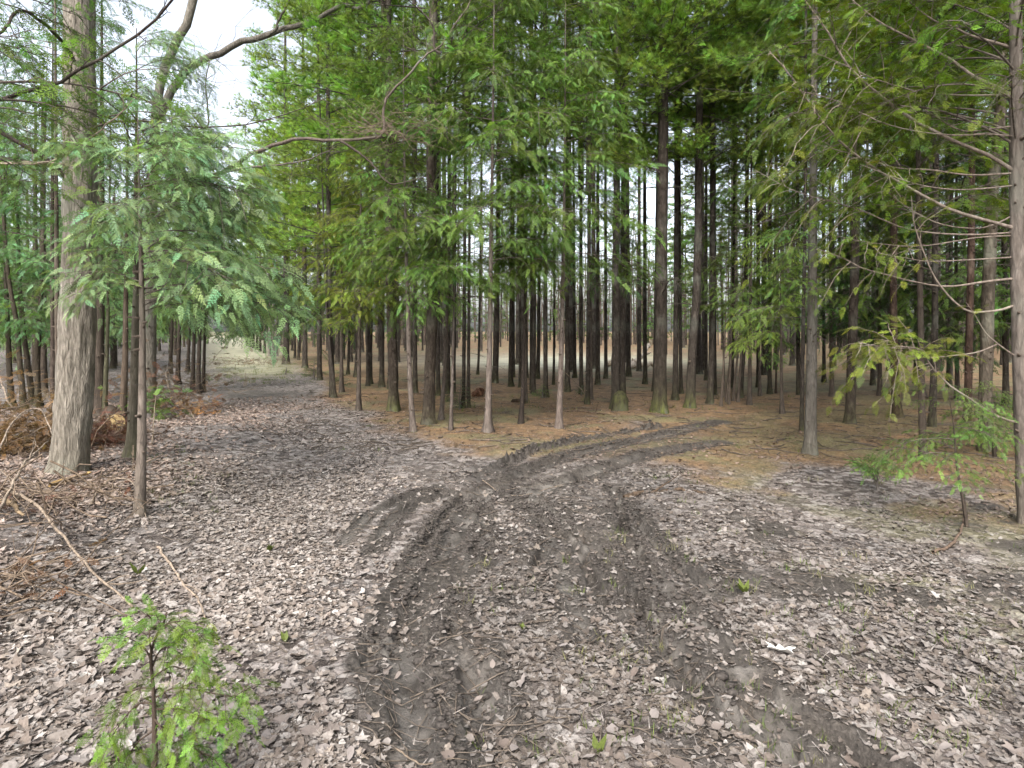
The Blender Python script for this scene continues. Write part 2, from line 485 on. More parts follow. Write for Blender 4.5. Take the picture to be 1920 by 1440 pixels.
# ------------------------------------------------------------------ ground sheet
def build_ground():
    ang_f = np.radians(np.linspace(-46, 46, 620))
    ang_b = np.radians(np.linspace(46, 314, 90))[1:-1]
    ang = np.r_[ang_f, ang_b]
    r = [0.25, .7, 1.2]
    while r[-1] < 900:
        q = r[-1]
        r.append(q * (1.0052 if q < 11 else 1.012 if q < 40 else 1.05))
    r = np.array(r)
    A, Rr = np.meshgrid(ang, r)
    X = Rr * np.sin(A); Y = Rr * np.cos(A)
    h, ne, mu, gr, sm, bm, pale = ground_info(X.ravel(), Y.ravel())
    h = h * np.where(Rr.ravel() > 120, 0.3, 1)
    v = np.stack([X.ravel(), Y.ravel(), h], 1)
    na, nr = len(ang), len(r)
    i = np.arange(nr - 1)[:, None] * na; j = np.arange(na)[None]; j2 = (j + 1) % na
    f = np.stack([i + j, i + j2, i + na + j2, i + na + j], -1).reshape(-1, 4)[:, ::-1]
    # centre cap
    one = np.ones_like(ne)
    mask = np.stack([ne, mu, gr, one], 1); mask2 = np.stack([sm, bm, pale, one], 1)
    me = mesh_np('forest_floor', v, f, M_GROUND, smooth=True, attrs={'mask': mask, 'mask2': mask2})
    o = obj('forest_floor', me)
    tag(o, 'leaf strewn forest floor with muddy wheel ruts', None, None, 'structure')
    return o
FLOOR = build_ground()

# ------------------------------------------------------------------ foliage pieces
def diamond(p, d, n, L, W):
    """a thin pointed blade: 4 verts, 2 tris"""
    s = np.cross(n, d)
    return [p, p + d * L * .45 + s * W, p + d * L, p + d * L * .45 - s * W]

def frond_cedar(seed, L=1.0, pairs=6, lobes=3, width=.42, thick=.05, droop=.25, curl=.1):
    """flat branching spray along +X in the XY plane, unit length"""
    r = np.random.default_rng(seed)
    V, Fc = [], []
    nrm = np.array([0, 0, 1.0])
    def add(q):
        b = len(V); V.extend(q); Fc.extend([[b, b + 1, b + 2], [b, b + 2, b + 3]])
    ax = lambda t: np.array([t, curl * math.sin(t * 3 + seed) * t * .4, -droop * t * t])
    for k in range(4):
        a, b = ax(k / 4), ax((k + 1) / 4 + .04)
        add(diamond(a, norm(b - a), nrm, np.linalg.norm(b - a) * 1.1, thick * .5))
    for k in range(pairs):
        for s in (-1, 1):
            t = (k + .5 + .35 * (s > 0)) / (pairs + .6)
            p = ax(t)
            l = width * (math.sin(math.pi * min(1, t * .8 + .22)) ** .8) * r.uniform(.75, 1.15) * (1.05 - .35 * t)
            an = s * (math.radians(52) - t * .35 + r.uniform(-.12, .12))
            d = np.array([math.cos(an), math.sin(an), -droop * t * 1.2 + r.uniform(-.15, .1)]); d = d / np.linalg.norm(d)
            add(diamond(p, d, nrm, l, thick * .55))
            for m in range(lobes):
                for s2 in (-1, 1):
                    tt = (m + .7) / (lobes + .7)
                    q = p + d * l * tt
                    a2 = an + s2 * .75
                    d2 = np.array([math.cos(a2), math.sin(a2), d[2] + r.uniform(-.15, .15)]); d2 /= np.linalg.norm(d2)
                    add(diamond(q, d2, nrm, l * .42 * (1.15 - .6 * tt), thick * .55))
    return np.array(V) * L, np.array(Fc)

def frond_pine(seed, n=24, L=1.0, W=.038, spread=.75):
    """tuft of long needles spraying forward along +X"""
    r = np.random.default_rng(seed)
    V, Fc = [], []
    for k in range(n):
        t = r.uniform(0, .35)
        a = r.uniform(0, 2 * math.pi); sp = spread * r.uniform(.3, 1.1)
        d = np.array([math.cos(sp), math.sin(sp) * math.cos(a), math.sin(sp) * math.sin(a) * .8 + .12]); d /= np.linalg.norm(d)
        s = norm(np.cross(d, r.normal(size=3)))
        p = np.array([t * .6, 0, 0]); l = r.uniform(.6, .9)
        b = len(V)
        e = p + d * l + np.array([0, 0, -.08 * l])
        V += [p - s * W * .5, p + s * W * .5, e]
        Fc.append([b, b + 1, b + 2])
    return np.array(V) * L, np.array(Fc)

CED = [frond_cedar(s, pairs=6, lobes=2, thick=.036, width=.38) for s in (1, 2, 3)]
CED_HI = [frond_cedar(s, pairs=7, lobes=3, thick=.026, width=.38) for s in (11, 12)]
HEM = [frond_cedar(s, pairs=7, lobes=2, width=.29, thick=.036, droop=.34) for s in (5, 6, 7)]
PIN = [frond_pine(s) for s in (1, 2, 3)]
SPR = [frond_pine(s, n=16, W=.05, spread=.9) for s in (21, 22)]

def place(protos, P, D, U, s, r, cvar=.35, base=(1, 1, 1)):
    """scatter proto sprays; returns v, f, col"""
    P = np.asarray(P); k = len(P)
    idx = r.integers(0, len(protos), k)
    vs, fs, cs, o = [], [], [], 0
    M = frames(np.asarray(D), np.asarray(U)); s = np.asarray(s)
    for q, (pv, pf) in enumerate(protos):
        m = idx == q
        if not m.any(): continue
        v, f = scatter(pv, pf, M[m], P[m], s[m][:, None])
        g = np.clip(r.normal(1, cvar, m.sum()), .4, 1.9)
        wrm = r.normal(0, .10, m.sum())
        c = np.stack([g * (1 + wrm), g, g * (1 - wrm * .8)], 1) * np.array(base)
        vs.append(v); fs.append(f + o); cs.append(np.repeat(c, len(pv), 0)); o += len(v)
    return np.concatenate(vs), np.concatenate(fs), np.concatenate(cs)

def leafy(path, r0, seed, protos, t0=.25, sec=.45, step=.09, fstep=.075, fsize=.15, hang=.35, flat=.35, ang=55, r1=.2, sides=5, twig_r=.0035, wood_rough=.0, env=1.0, tipf=1.0, up=0.0):
    """wood (tube with side twigs) and foliage on a path -> (v,f), (v,f,c)"""
    r = np.random.default_rng(seed)
    path = resample(path, 18)
    n = len(path); L = np.linalg.norm(np.diff(path, axis=0), axis=1).sum()
    tt = np.linspace(0, 1, n)
    wood = [tube(path, r0 * ((1 - tt) * (1 - r1) + r1), sides, wood_rough, seed)]
    P, D, U, Sz = [], [], [], []
    tan = norm(np.gradient(path, axis=0))
    k = 0
    t = t0
    while t < 1.0:
        i = min(int(t * (n - 1)), n - 2); fr = t * (n - 1) - i
        p = path[i] * (1 - fr) + path[i + 1] * fr; d = tan[i]
        side = norm(np.cross(d, [0, 0, 1.0])); upv = np.cross(side, d)
        s = 1 if k % 2 else -1
        roll = r.normal(0, flat)
        sd = side * s * math.cos(roll) + upv * math.sin(roll)
        a = math.radians(ang + r.uniform(-12, 12))
        q = norm(d * math.cos(a) + sd * math.sin(a))
        e = (math.sin(math.pi * min(1, (t - t0) / (1.02 - t0) * .75 + .25)) ** env)
        l = sec * L * e * r.uniform(.6, 1.15) + .05
        m = max(3, int(l / .12) + 2)
        u = np.linspace(0, 1, m)
        tw = p + q * (l * u)[:, None] + np.array([0, 0, 1.0]) * ((-hang + up) * l * u ** 2)[:, None]
        tw += r.normal(0, .012, tw.shape) * u[:, None]
        wood.append(tube(tw, twig_r * (1.1 - .8 * u) * (1 + l), 3, 0, 0, False))
        nf = max(2, int(l / fstep))
        for j in range(nf + 1):
            w_ = .12 + .88 * j / nf
            x = np.array([np.interp(w_, u, tw[:, c]) for c in range(3)])
            dd = norm(tw[min(int(w_ * (m - 1)) + 1, m - 1)] - tw[max(min(int(w_ * (m - 1)), m - 2), 0)])
            if j < nf:
                ss = 1 if j % 2 else -1
                sv = norm(np.cross(dd, [0, 0, 1.0])) * ss
                b = math.radians(r.uniform(30, 60))
                dd = norm(dd * math.cos(b) + sv * math.sin(b) + np.array([0, 0, -hang * r.uniform(0, .8) + up * .5]))
            P.append(x); D.append(dd)
            U.append(np.array([r.normal(0, .6), r.normal(0, .6), 1.0])); Sz.append(fsize * r.uniform(.65, 1.25) * (tipf if j == nf else 1))
        t += step / L * r.uniform(.7, 1.3) ; k += 1
    v, f, c = place(protos, P, D, U, Sz, r)
    wv, wf = join(wood)
    return (wv, wf), (v, f, c)

def pathx(L, rise, droop, r, wig=.04):
    t = np.linspace(0, 1, 8)
    return np.stack([L * t, wig * L * np.cumsum(r.normal(0, .35, 8)) * t, L * (rise * t - droop * t * t)], 1)

class Proto:
    def __init__(s, name, wood, fol, wmat):
        s.wood = mesh_np(name + '_wood', wood[0], wood[1], wmat, smooth=True)
        s.fol = mesh_np(name + '_needles', fol[0], fol[1], M_FOL, col=fol[2]) if fol else None
        s.tri = len(wood[1]) + (len(fol[1]) if fol else 0)

def make_protos():
    D = {}
    r = np.random.default_rng(3)
    D['cedar'] = [Proto('cedar_branch', *leafy(pathx(1.5, .35, .45, r), .011, 100 + i, CED, .3, .36, .10, .085, .17, .45, .45), M_TWIG) for i in range(5)]
    D['hem'] = [Proto('hemlock_branch', *leafy(pathx(1.5, .18, .38, r), .009, 200 + i, HEM, .2, .40, .085, .09, .225, .42, .45), M_TWIG) for i in range(6)]
    D['thin'] = [Proto('sparse_branch', *leafy(pathx(1.5, .3, .3, r), .008, 300 + i, CED, .45, .30, .16, .10, .15, .3, .5), M_TWIG) for i in range(4)]
    D['pine'] = [Proto('pine_branch', *leafy(pathx(2.0, .25, .12, r), .016, 400 + i, PIN, .30, .36, .12, .085, .20, .02, .5, 50, up=.25), M_DEADTWIG) for i in range(6)]
    D['spruce'] = [Proto('spruce_branch', *leafy(pathx(.5, .2, .25, r), .006, 500 + i, SPR, .12, .42, .045, .05, .06, .1, .3), M_TWIG) for i in range(3)]
    dead = []
    for i in range(7):
        q = np.random.default_rng(600 + i)
        L = 1.0
        main = resample(pathx(L, .05 + .2 * q.random(), .3 * q.random(), q, .09), 9)
        parts = [tube(main, np.linspace(.010, .0025, 9), 4)]
        for k in range(q.integers(4, 9)):
            a = main[q.integers(2, 8)]; l = q.uniform(.15, .45)
            d = norm(np.array([.7, q.choice([-1, 1]) * q.uniform(.3, .9), q.normal(0, .4)]))
            u = np.linspace(0, 1, 4)[:, None]
            parts.append(tube(a + d * l * u + np.array([0, 0, -.25 * l]) * u ** 2 + q.normal(0, .015, (4, 3)) * u, np.linspace(.005, .0015, 4), 3))
        dead.append(Proto('dead_branch', join(parts), None, M_DEADTWIG))
    D['dead'] = dead
    return D
PR = make_protos()

def crown_mesh(name, seed, h=9.0, rad=2.3, nb=46, prot='pine'):
    """whole crown of a distant pine, base at z=0"""
    r = np.random.default_rng(seed)
    P, D, U, Sz = [], [], [], []
    wood = [tube(np.array([[0, 0, 0], [0, 0, h * .5], [0, 0, h]]), [.08, .05, .015], 5)]
    for k in range(nb):
        z = h * (k + r.random()) / nb
        a = r.uniform(0, 6.283)
        L = rad * (1.0 - .75 * (z / h) ** 1.5) * r.uniform(.55, 1.15)
        d = np.array([math.cos(a), math.sin(a), .15 + .35 * z / h])
        u = np.linspace(0, 1, 5)[:, None]
        pts = np.array([0, 0, z]) + d * L * u + np.array([0, 0, -.12 * L]) * u ** 2
        wood.append(tube(pts, np.linspace(.022, .006, 5), 3))
        m = int(10 + L * 9)
        for j in range(m):
            t = r.uniform(.35, 1.02)
            x = np.array([np.interp(t, u[:, 0], pts[:, c]) for c in range(3)]) + r.normal(0, .17 * L * .5, 3) * np.array([1, 1, .55])
            dd = norm(d + r.normal(0, .6, 3))
            P.append(x); D.append(dd); U.append(np.array([0, 0, 1.0]) + r.normal(0, .3, 3)); Sz.append(r.uniform(.22, .36))
    v, f, c = place(PIN, P, D, U, Sz, r)
    wv, wf = join(wood)
    return mesh_np(name + '_needles', v, f, M_FOL, col=c), mesh_np(name + '_limbs', wv, wf, M_DEADTWIG, smooth=True)
CROWNS = [crown_mesh('pine_crown', 40 + i, 9.0 + i, 2.1 + .15 * i, 34) for i in range(4)]

# tints (multiply the sprays' own variation)
T_PINE = (.135, .225, .038)
T_PINEB = (.185, .29, .05)
T_MID = (.108, .19, .038)
T_YEL = (.145, .19, .026)
T_OLIVE = (.088, .14, .012)
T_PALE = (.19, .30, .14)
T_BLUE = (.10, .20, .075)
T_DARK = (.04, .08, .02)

def zpx(y, Y): return CH + (HZ - y) / F * Y

def add_branch(root, kind, p, az, pitch, s, tint, roll=0.0, name='branch'):
    pr = R.choice(PR[kind])
    b = obj(name, pr.wood, root, p, (roll, -pitch, az), s)
    if pr.fol:
        obj('foliage', pr.fol, b, color=tint)
    return b

def trunk_mesh(path, r, sides, seed, mat, moss, knots=0, flare=.35, ridges=0.0):
    path = np.asarray(path)
    n = len(path)
    v, f = tube(path, r, sides, .0, seed)
    th = np.tile(np.arange(sides) / sides * 6.283, n); zi = np.repeat(path[:, 2], sides)
    k = len(th)
    ctr = np.repeat(path, sides, 0)
    dv = v[:k] - ctr
    fl = 1 + flare * np.exp(-np.maximum(zi, 0) / .16) * (1 + .45 * np.sin(th * 3 + seed) + .3 * np.sin(th * 5 + seed * 2))
    wob = 1 + .10 * (vnoise(th * 1.3 + seed, zi * 2.2, seed) - .5) + .16 * (vnoise(th * 4, zi * 6, seed + 3) - .5)
    if ridges:
        rd = vnoise(th * 9 + 1.2 * vnoise(th * 3, zi * 5, 2), zi * 4.5, 5)
        wob = wob + ridges * (np.abs(rd - .5) * 2 - .5)
    v[:k] = ctr + dv * (fl * wob)[:, None]
    z = v[:, 2]
    mo = moss * np.clip(np.exp(-np.maximum(z, 0) / .22), 0, 1)
    return mesh_np('trunk', v, f, mat, col=np.stack([mo, mo, mo], 1), smooth=True)

TREES = []
def tree(name, label, bx, by, wpx, lean=(), h=16.0, mat=None, cat='tree', group=None, moss=.3, Y=None, sides=12, taper=.72, tint=(1, 1, 1), ridges=0.0, knots=0, flare=.35):
    """trunk whose foot stands at photo pixel (bx, by); lean = further pixels on the trunk's axis"""
    if Y is None: Y = CH * F / (by - HZ)
    X = (bx - 960) / F * Y
    z0 = H(X, Y)
    root = bpy.data.objects.new(name, None); COL.objects.link(root)
    root.empty_display_size = .2
    base = np.array([X, Y, z0]); root.location = base
    tag(root, label, cat, group)
    pts = [np.array([0, 0, -.12])]
    pts.append(np.array([0, 0, 0.02]))
    for (x, y) in lean:
        p = pp(x, y, Y) - base
        pts.append(p)
    last = pts[-1]
    if last[2] < h:
        if len(pts) > 2:
            d = pts[-1] - pts[-2]; d = d / d[2]; d[:2] *= .5
        else: d = np.array([R.uniform(-.012, .012), R.uniform(-.012, .012), 1.0])
        d[1] = R.uniform(-.01, .01)
        pts.append(last + d * (h - last[2]))
    nr_ = 150 if sides > 40 else 60
    path = resample(np.array(pts), 400)[np.unique((np.linspace(0, 1, nr_) ** (1.5 if sides > 40 else 1.9) * 399).astype(int))]
    r0 = wpx / 2 / F * Y
    rad = r0 * (1 - taper * np.clip(path[:, 2] / h, 0, 1) ** .9)
    me = trunk_mesh(path, rad, sides, R.randint(0, 999), mat or M_PINE, moss, flare=flare, ridges=ridges)
    obj('trunk', me, root, color=tint)
    t = dict(root=root, path=path, rad=rad, h=h, Y=Y, X=X)
    TREES.append(t)
    return t

def at_h(t, z):
    p = t['path']; return np.array([np.interp(z, p[:, 2], p[:, 0]), np.interp(z, p[:, 2], p[:, 1]), z])

def limbs(t, kind, z0, z1, n, s0, s1, tint, az=None, azs=math.pi, pitch=.15, pv=.15, taper_top=.45):
    for k in range(n):
        z = z0 + (z1 - z0) * (k + R.random()) / n
        a = R.uniform(0, 6.283) if az is None else R.gauss(az, azs)
        q = (z - z0) / max(z1 - z0, .01)
        s = R.uniform(s0, s1) * (1 - taper_top * q)
        jit = R.uniform(.85, 1.15)
        add_branch(t['root'], kind, at_h(t, z), a, pitch + R.gauss(0, pv), s, tuple(c * jit for c in tint), R.gauss(0, .2))

def deads(t, z0, z1, n, s0=.6, s1=1.5):
    for k in range(n):
        z = z0 + (z1 - z0) * (k + R.random()) / n
        pr = R.choice(PR['dead'])
        obj('dead_branch', pr.wood, t['root'], at_h(t, z), (R.uniform(-1, 1), R.gauss(.05, .22), R.uniform(0, 6.283)), R.uniform(s0, s1))

def crown(t, tint, i=None, s=1.0, drop=None):
    i = R.randrange(4) if i is None else i
    hh = 9.0 + i
    z = t['h'] - hh * s * .97
    p = at_h(t, z)
    c = obj('crown', CROWNS[i][0], t['root'], p, (0, 0, R.uniform(0, 6.28)), s, tint)
    l = obj('limbs', CROWNS[i][1], c)


# ------------------------------------------------------------------ plantation pines (traced)
GP = 'plantation pines'
def pine(label, bx, by, w_, lean=(), h=17.0, dead=None, cr=True, moss=.5, tint=(1, 1, 1), ct=T_PINE, **kw):
    t = tree('pine_tree', label, bx, by, w_ * (.66 if by > 735 else .78), lean, h * R.uniform(.93, 1.07), M_PINE, 'pine tree', GP, moss, tint=tint, sides=14 if by > 735 else 8, flare=.5, **kw)
    nd = dead if dead is not None else (13 if by > 735 else 9)
    deads(t, zpx(HZ, t['Y']) + .4, t['h'] - 7, nd)
    if by > 735 and bx > 1100: limbs(t, 'pine', 5.2, 10.5, 20, .6, 1.1, T_PINE if R.random() < .6 else T_PINEB, pitch=.08, taper_top=.1)
    if cr and not (by < 726 and 850 < bx < 1250): crown(t, tuple(c * R.uniform(.85, 1.15) for c in ct))
    return t

p1 = pine('scaly dark pine with mossy foot, pale dead strip on its left side', 738, 770, 30, [(737, 690), (733, 560), (728, 300), (722, 60)], moss=1.0, tint=(1.25, 1.2, 1.15))
p3 = pine('stout pine with grey left flank between two slim saplings at the fork', 802, 795, 33, [(806, 700), (810, 560), (808, 250), (812, 0)], moss=.3, tint=(1.35, 1.3, 1.22))
pine('dark pine with a round burl stump against its foot, left of the thickest pine', 1154, 764, 25, [(1155, 600), (1158, 100)])
pine('dark pine half hidden behind the pine with the burl', 1167, 745, 18, [(1168, 500)])
p10 = pine('thickest dark pine with bright mossy foot right of centre', 1237, 772, 38, [(1239, 600), (1243, 300), (1245, 0)], moss=1.2, tint=(.8, .78, .75))
pine('straight dark pine just right of the thickest mossy pine', 1266, 748, 16, [(1268, 500), (1268, 200)])
p12 = pine('mossy footed pine leaning right, second big trunk from the thickest', 1294, 763, 26, [(1299, 640), (1308, 500), (1312, 150)], moss=1.1)
pine('dark pine between the leaning mossy pine and the bare stem clump', 1331, 753, 18, [(1336, 600), (1336, 300)])
pine('thin pine just right of the splayed bare stems', 1387, 745, 14, [(1394, 640), (1400, 400)])
pine('slender dark pine beside a thread thin stem, far right of the stem clump', 1443, 738, 12, [(1443, 600), (1445, 300)])
pine('narrow dark pine tucked behind the tall grey trunk on the right', 1503, 808, 11, [(1506, 600), (1510, 300)])
p20 = pine('dark straight pine right of the tall grey trunk, in the needle bed', 1594, 793, 26, [(1598, 640), (1603, 480), (1606, 200)], tint=(1.1, 1.05, 1))
pine('red brown footed pine behind the hanging yellow green cedar spray', 1682, 785, 21, [(1678, 700), (1675, 560), (1676, 300)], tint=(1.3, 1.05, .95))
pine('dark pine right behind the hanging yellow green cedar spray', 1748, 800, 18, [(1752, 640), (1754, 400)])
pine('dark reddish pine left of the lichen grey pine at the right edge', 1814, 795, 20, [(1818, 600), (1822, 300)], tint=(1.3, 1.0, .9))
p23 = pine('thick lichen grey pine behind the right edge cedar', 1848, 840, 34, [(1850, 640), (1862, 350), (1880, 80)], tint=(2.0, 2.0, 1.85))
MID = [
    (779, 737, 14, 'reddish pine behind the stout grey flanked pine'),
    (822, 741, 12, 'dark pine between the curved sapling and the thread thin sapling'),
    (839, 737, 14, 'black pine behind the thread thin sapling at the fork'),
    (868, 766, 11, 'pale stemmed twin pine with young spruce at its foot, left stem'),
    (878, 765, 9, 'pale stemmed twin pine with young spruce at its foot, right stem'),
    (896, 702, 6, 'thin pine standing alone before the bright clearing'),
    (928, 717, 15, 'stout pine just right of the pinkish flared trunk'),
    (957, 723, 12, 'dark pine left of the curved black sapling, by the clearing'),
    (964, 708, 5, 'thin pine directly behind the pair left of the curved black sapling'),
    (975, 725, 7, 'thin pine touching the curved black sapling'),
    (988, 709, 6, 'thin pine right of the curved black sapling, at the clearing'),
    (996, 729, 8, 'thin straight pine second right of the curved black sapling'),
    (1008, 711, 10, 'pine behind the one with the green bush at its foot, left'),
    (1023, 743, 14, 'grey green pine with a small green bush at its foot'),
    (1038, 720, 6, 'thin pine just left of the slim pinkish trunk'),
    (1064, 733, 12, 'dark pine partly behind the slim pinkish trunk'),
    (1078, 710, 9, 'dark pine second behind the slim pinkish trunk, at the clearing'),
    (1090, 737, 12, 'pine with a bush at its foot, right of the propped stick'),
    (1101, 756, 13, 'grey pine in front, midway between pinkish trunk and burl pine'),
    (1121, 721, 11, 'pine with flared foot left of the burl pine'),
    (1179, 706, 12, 'grey brown pine standing before the white fallen log'),
    (1210, 721, 11, 'dark pine left of the thickest pine, beside the white fallen log'),
    (1226, 733, 9, 'thin pine hidden at the left side of the thickest pine'),
    (1277, 737, 10, 'thin pine between the thickest pine and the leaning mossy pine'),
    (1324, 714, 9, 'thin pine behind the splayed bare stems, left'),
    (1341, 739, 10, 'thin pine leaning on the dark pine by the stem clump'),
    (1422, 725, 10, 'short seeming pine under a low green bough, right of the stem clump'),
    (1498, 738, 12, 'reddish dark pine left behind the tall grey trunk'),
    (693, 719, 13, 'dark pine left of three black trunks by the lane'),
    (716, 724, 13, 'black pine, middle of three left of the scaly mossy pine'),
    (729, 728, 8, 'thin black pine touching the scaly mossy pine'),
    (667, 706, 9, 'thin dark pine at the edge of the lane, right pair'),
    (652, 702, 7, 'thin pine at the edge of the lane, left of its twin'),
    (1136, 712, 9, 'thin pine left of the burl pine, before the clearing'),
    (1372, 727, 9, 'thin pine inside the splayed bare stems'),
    (1545, 716, 9, 'thin pine far right between the grey trunk and the straight dark pine'),
    (1636, 722, 10, 'thin pine between the straight dark pine and the red footed pine'),
    (1716, 718, 10, 'thin pine left of the pine behind the cedar spray, in shade'),
    (1780, 726, 11, 'thin pine in deep shade left of the reddish right pine'),
    (1886, 760, 16, 'dark pine at the right frame edge behind the cedar trunk'),
]
for bx, by, w_, lab in MID:
    pine(lab, bx, by, w_, [(bx + R.uniform(-2, 4), 560)], tint=(R.uniform(.8, 1.3),) * 3, ct=T_PINE if R.random() < .6 else T_MID)

# lane-side pines with green down to head height
def lane_pine(label, bx, by, w_, lean, z0, n, s0, s1, tint=T_PINEB, h=15, **kw):
    t = tree('white_pine', label, bx, by, w_, lean, h, M_PINE, 'pine tree', 'pines beside the lane', .3, sides=10, **kw)
    limbs(t, 'pine', z0, h - .4, n, s0, s1, tint, pitch=.12, taper_top=.6)
    deads(t, 1.2, z0 + 1, 8, .5, 1.1)
    return t
lane_pine('pine with twin leaning stem on the right verge of the lane', 624, 745, 11, [(619, 620), (617, 500)], 3.2, 80, .7, 1.25)
lane_pine('thin pine stem leaning against the verge pine', 629, 746, 5, [(616, 620), (611, 540)], 5.0, 14, .4, .6, h=9)
lane_pine('black slim pine left of the verge pine along the lane', 599, 714, 9, [(598, 560)], 3.4, 84, .9, 1.6)
lane_pine('ringed pine on the lane verge behind a young spruce', 572, 690, 10, [(571, 560)], 3.6, 90, 1.0, 1.9, T_PINEB, 18)
lane_pine('flared pine farthest of the thick trunks along the lane', 537, 682, 12, [(536, 560)], 4.0, 90, 1.0, 2.0, T_PINEB, 18)
for bx, by, lab in ((505, 668, 'pale slim stem, left of three by the far lane'), (512, 669, 'pale slim stem, middle of three by the far lane'), (519, 668, 'pale slim stem, right of three by the far lane')):
    t = tree('slim_tree', lab, bx, by, 5, [(bx, 560)], 14, M_ASH, 'tree', 'pale stems by the far lane', .0, sides=7, tint=(1.2, 1.2, 1.2))
    limbs(t, 'pine', 5, 13, 10, .7, 1.1, T_PALE)
k = 0
for bx, by in ((488, 659), (482, 656), (475, 653), (469, 651), (496, 662), (463, 649), (553, 672), (560, 676)):
    t = tree('far_pine', ('fifth','sixth','seventh','eighth','fourth','ninth','third','second')[k] + ' thin pine along the receding row right of the lane', bx, by, 4.5, [(bx, 560)], 15, M_PINE, 'pine tree', 'receding row along the lane', .2, sides=6)
    k += 1
    crown(t, T_PINE, s=1.1); limbs(t, 'hem', 1.2, 6, 10, 1.2, 2.0, T_DARK)

for t, z0, n, tn in ((p1, 5.0, 30, T_PINE), (p3, 4.8, 30, T_PINE), (p10, 6.0, 16, T_PINEB), (p12, 6.4, 14, T_PINEB), (p20, 4.6, 18, T_MID), (p23, 4.0, 18, T_DARK)):
    limbs(t, 'pine', z0, 9.5, n, .6, 1.05, tn, pitch=.1, taper_top=.1)
# white pine boughs hanging low over the middle
for t, az, zs, sc in ((p10, 3.4, (zpx(330, 12), zpx(300, 12)), 1.0), (p10, 2.9, (zpx(160, 12), zpx(120, 12)), 1.2), (p10, 4.2, (zpx(200, 12), zpx(130, 12)), 1.1),
                      (p12, 4.4, (zpx(320, 12.8), zpx(290, 12.8)), 1.1), (p12, 5.4, (zpx(120, 12.8), zpx(60, 12.8)), 1.0)):
    limbs(t, 'pine', zs[0], zs[1], 6, .6 * sc, .95 * sc, T_PINEB, az=az, azs=.45, pitch=.02, pv=.08)
t = tree('white_pine', 'bushy bright white pine above the verge left of the scaly pine', 690, 722, 8, [(690, 500)], 13, M_PINE, 'pine tree', None, .2, sides=8)
limbs(t, 'pine', 4.2, 12.6, 80, .7, 1.3, T_PINEB)
t = tree('white_pine', 'bright white pine rising behind the stout grey flanked pine', 850, 735, 9, [(852, 500)], 14, M_PINE, 'pine tree', None, .2, sides=8)
limbs(t, 'pine', 5.6, 13.5, 50, .7, 1.2, T_PINEB)
t = tree('white_pine', 'bright white pine rising right of the pinkish flared trunk', 1000, 735, 9, [(1002, 500)], 14, M_PINE, 'pine tree', None, .2, sides=8)
limbs(t, 'pine', 6.2, 13.5, 46, .7, 1.2, T_PINEB)

# ------------------------------------------------------------------ cedars, hemlocks and saplings
def sap(label, bx, by, w_, lean, h, kind='hem', z0=2, n=20, s0=.4, s1=.9, tint=T_MID, mat=None, name='cedar_sapling', cat='sapling', col=(1, 1, 1), moss=.0, group=None, pitch=.1, az=None, azs=3, dead=3, z1=None, taper_top=.45, flare=.55, **kw):
    t = tree(name, label, bx, by, w_, lean, h, mat or M_CEDAR, cat, group, moss, sides=10, taper=.93, tint=col, flare=flare, **kw)
    if n: limbs(t, kind, z0, z1 or h - .05, n, s0, s1, tint, az=az, azs=azs, pitch=pitch, taper_top=taper_top)
    if dead: deads(t, .8, z0 + .6, dead, .2, .5)
    return t
s2 = sap('slim knotty pinkish sapling left of the stout pine', 775, 810, 10.5, [(769, 720), (765, 600), (760, 400), (757, 180)], 6.6, 'hem', 2.0, 60, .5, 1.0, T_MID, col=(1.0, .93, .88))
sap('thin bent sapling leaning right beside the stout pine', 827, 787, 9, [(834, 690), (838, 600), (842, 450)], 4.6, 'hem', 2.4, 12, .35, .7, T_MID, col=(.8, .75, .7))
sap('thread thin straight sapling left of the pinkish flared trunk', 845, 810, 7, [(849, 680), (851, 560), (852, 420)], 4.2, 'hem', 2.3, 10, .35, .65, T_MID, col=(.85, .8, .76))
s6 = sap('pinkish grey trunk with flared cracked foot at the fork', 914, 813, 12.5, [(917, 700), (920, 500), (924, 250), (926, 60)], 7.6, 'hem', 2.5, 86, .5, 1.2, T_MID, name='cedar_tree', cat='tree', col=(1.02, .95, .91), flare=1.0)
sap('black curved sapling with rough stubs in the needle bed', 976, 795, 9, [(980, 740), (981, 680), (984, 560)], 4.5, 'thin', 2.4, 12, .35, .7, T_MID, col=(.3, .27, .25))
s8 = sap('slim pinkish straight trunk with a stick propped against it', 1048, 803, 11.5, [(1052, 680), (1056, 500), (1059, 250), (1060, 60)], 7.2, 'hem', 2.7, 66, .5, 1.15, T_MID, name='cedar_tree', cat='tree', col=(.98, .9, .86))
s19 = sap('tall grey knotty trunk standing alone at the right verge', 1520, 848, 21, [(1521, 720), (1523, 560), (1525, 300), (1528, 0)], 11, 'hem', 3.4, 44, .5, 1.1, T_MID, name='cedar_tree', cat='tree', col=(.82, .84, .8), moss=.2)
limbs(s19, 'hem', 1.75, 2.9, 6, .5, .75, T_MID, az=3.3, azs=.5)
deads(s19, 1.4, 4, 8, .4, .9)
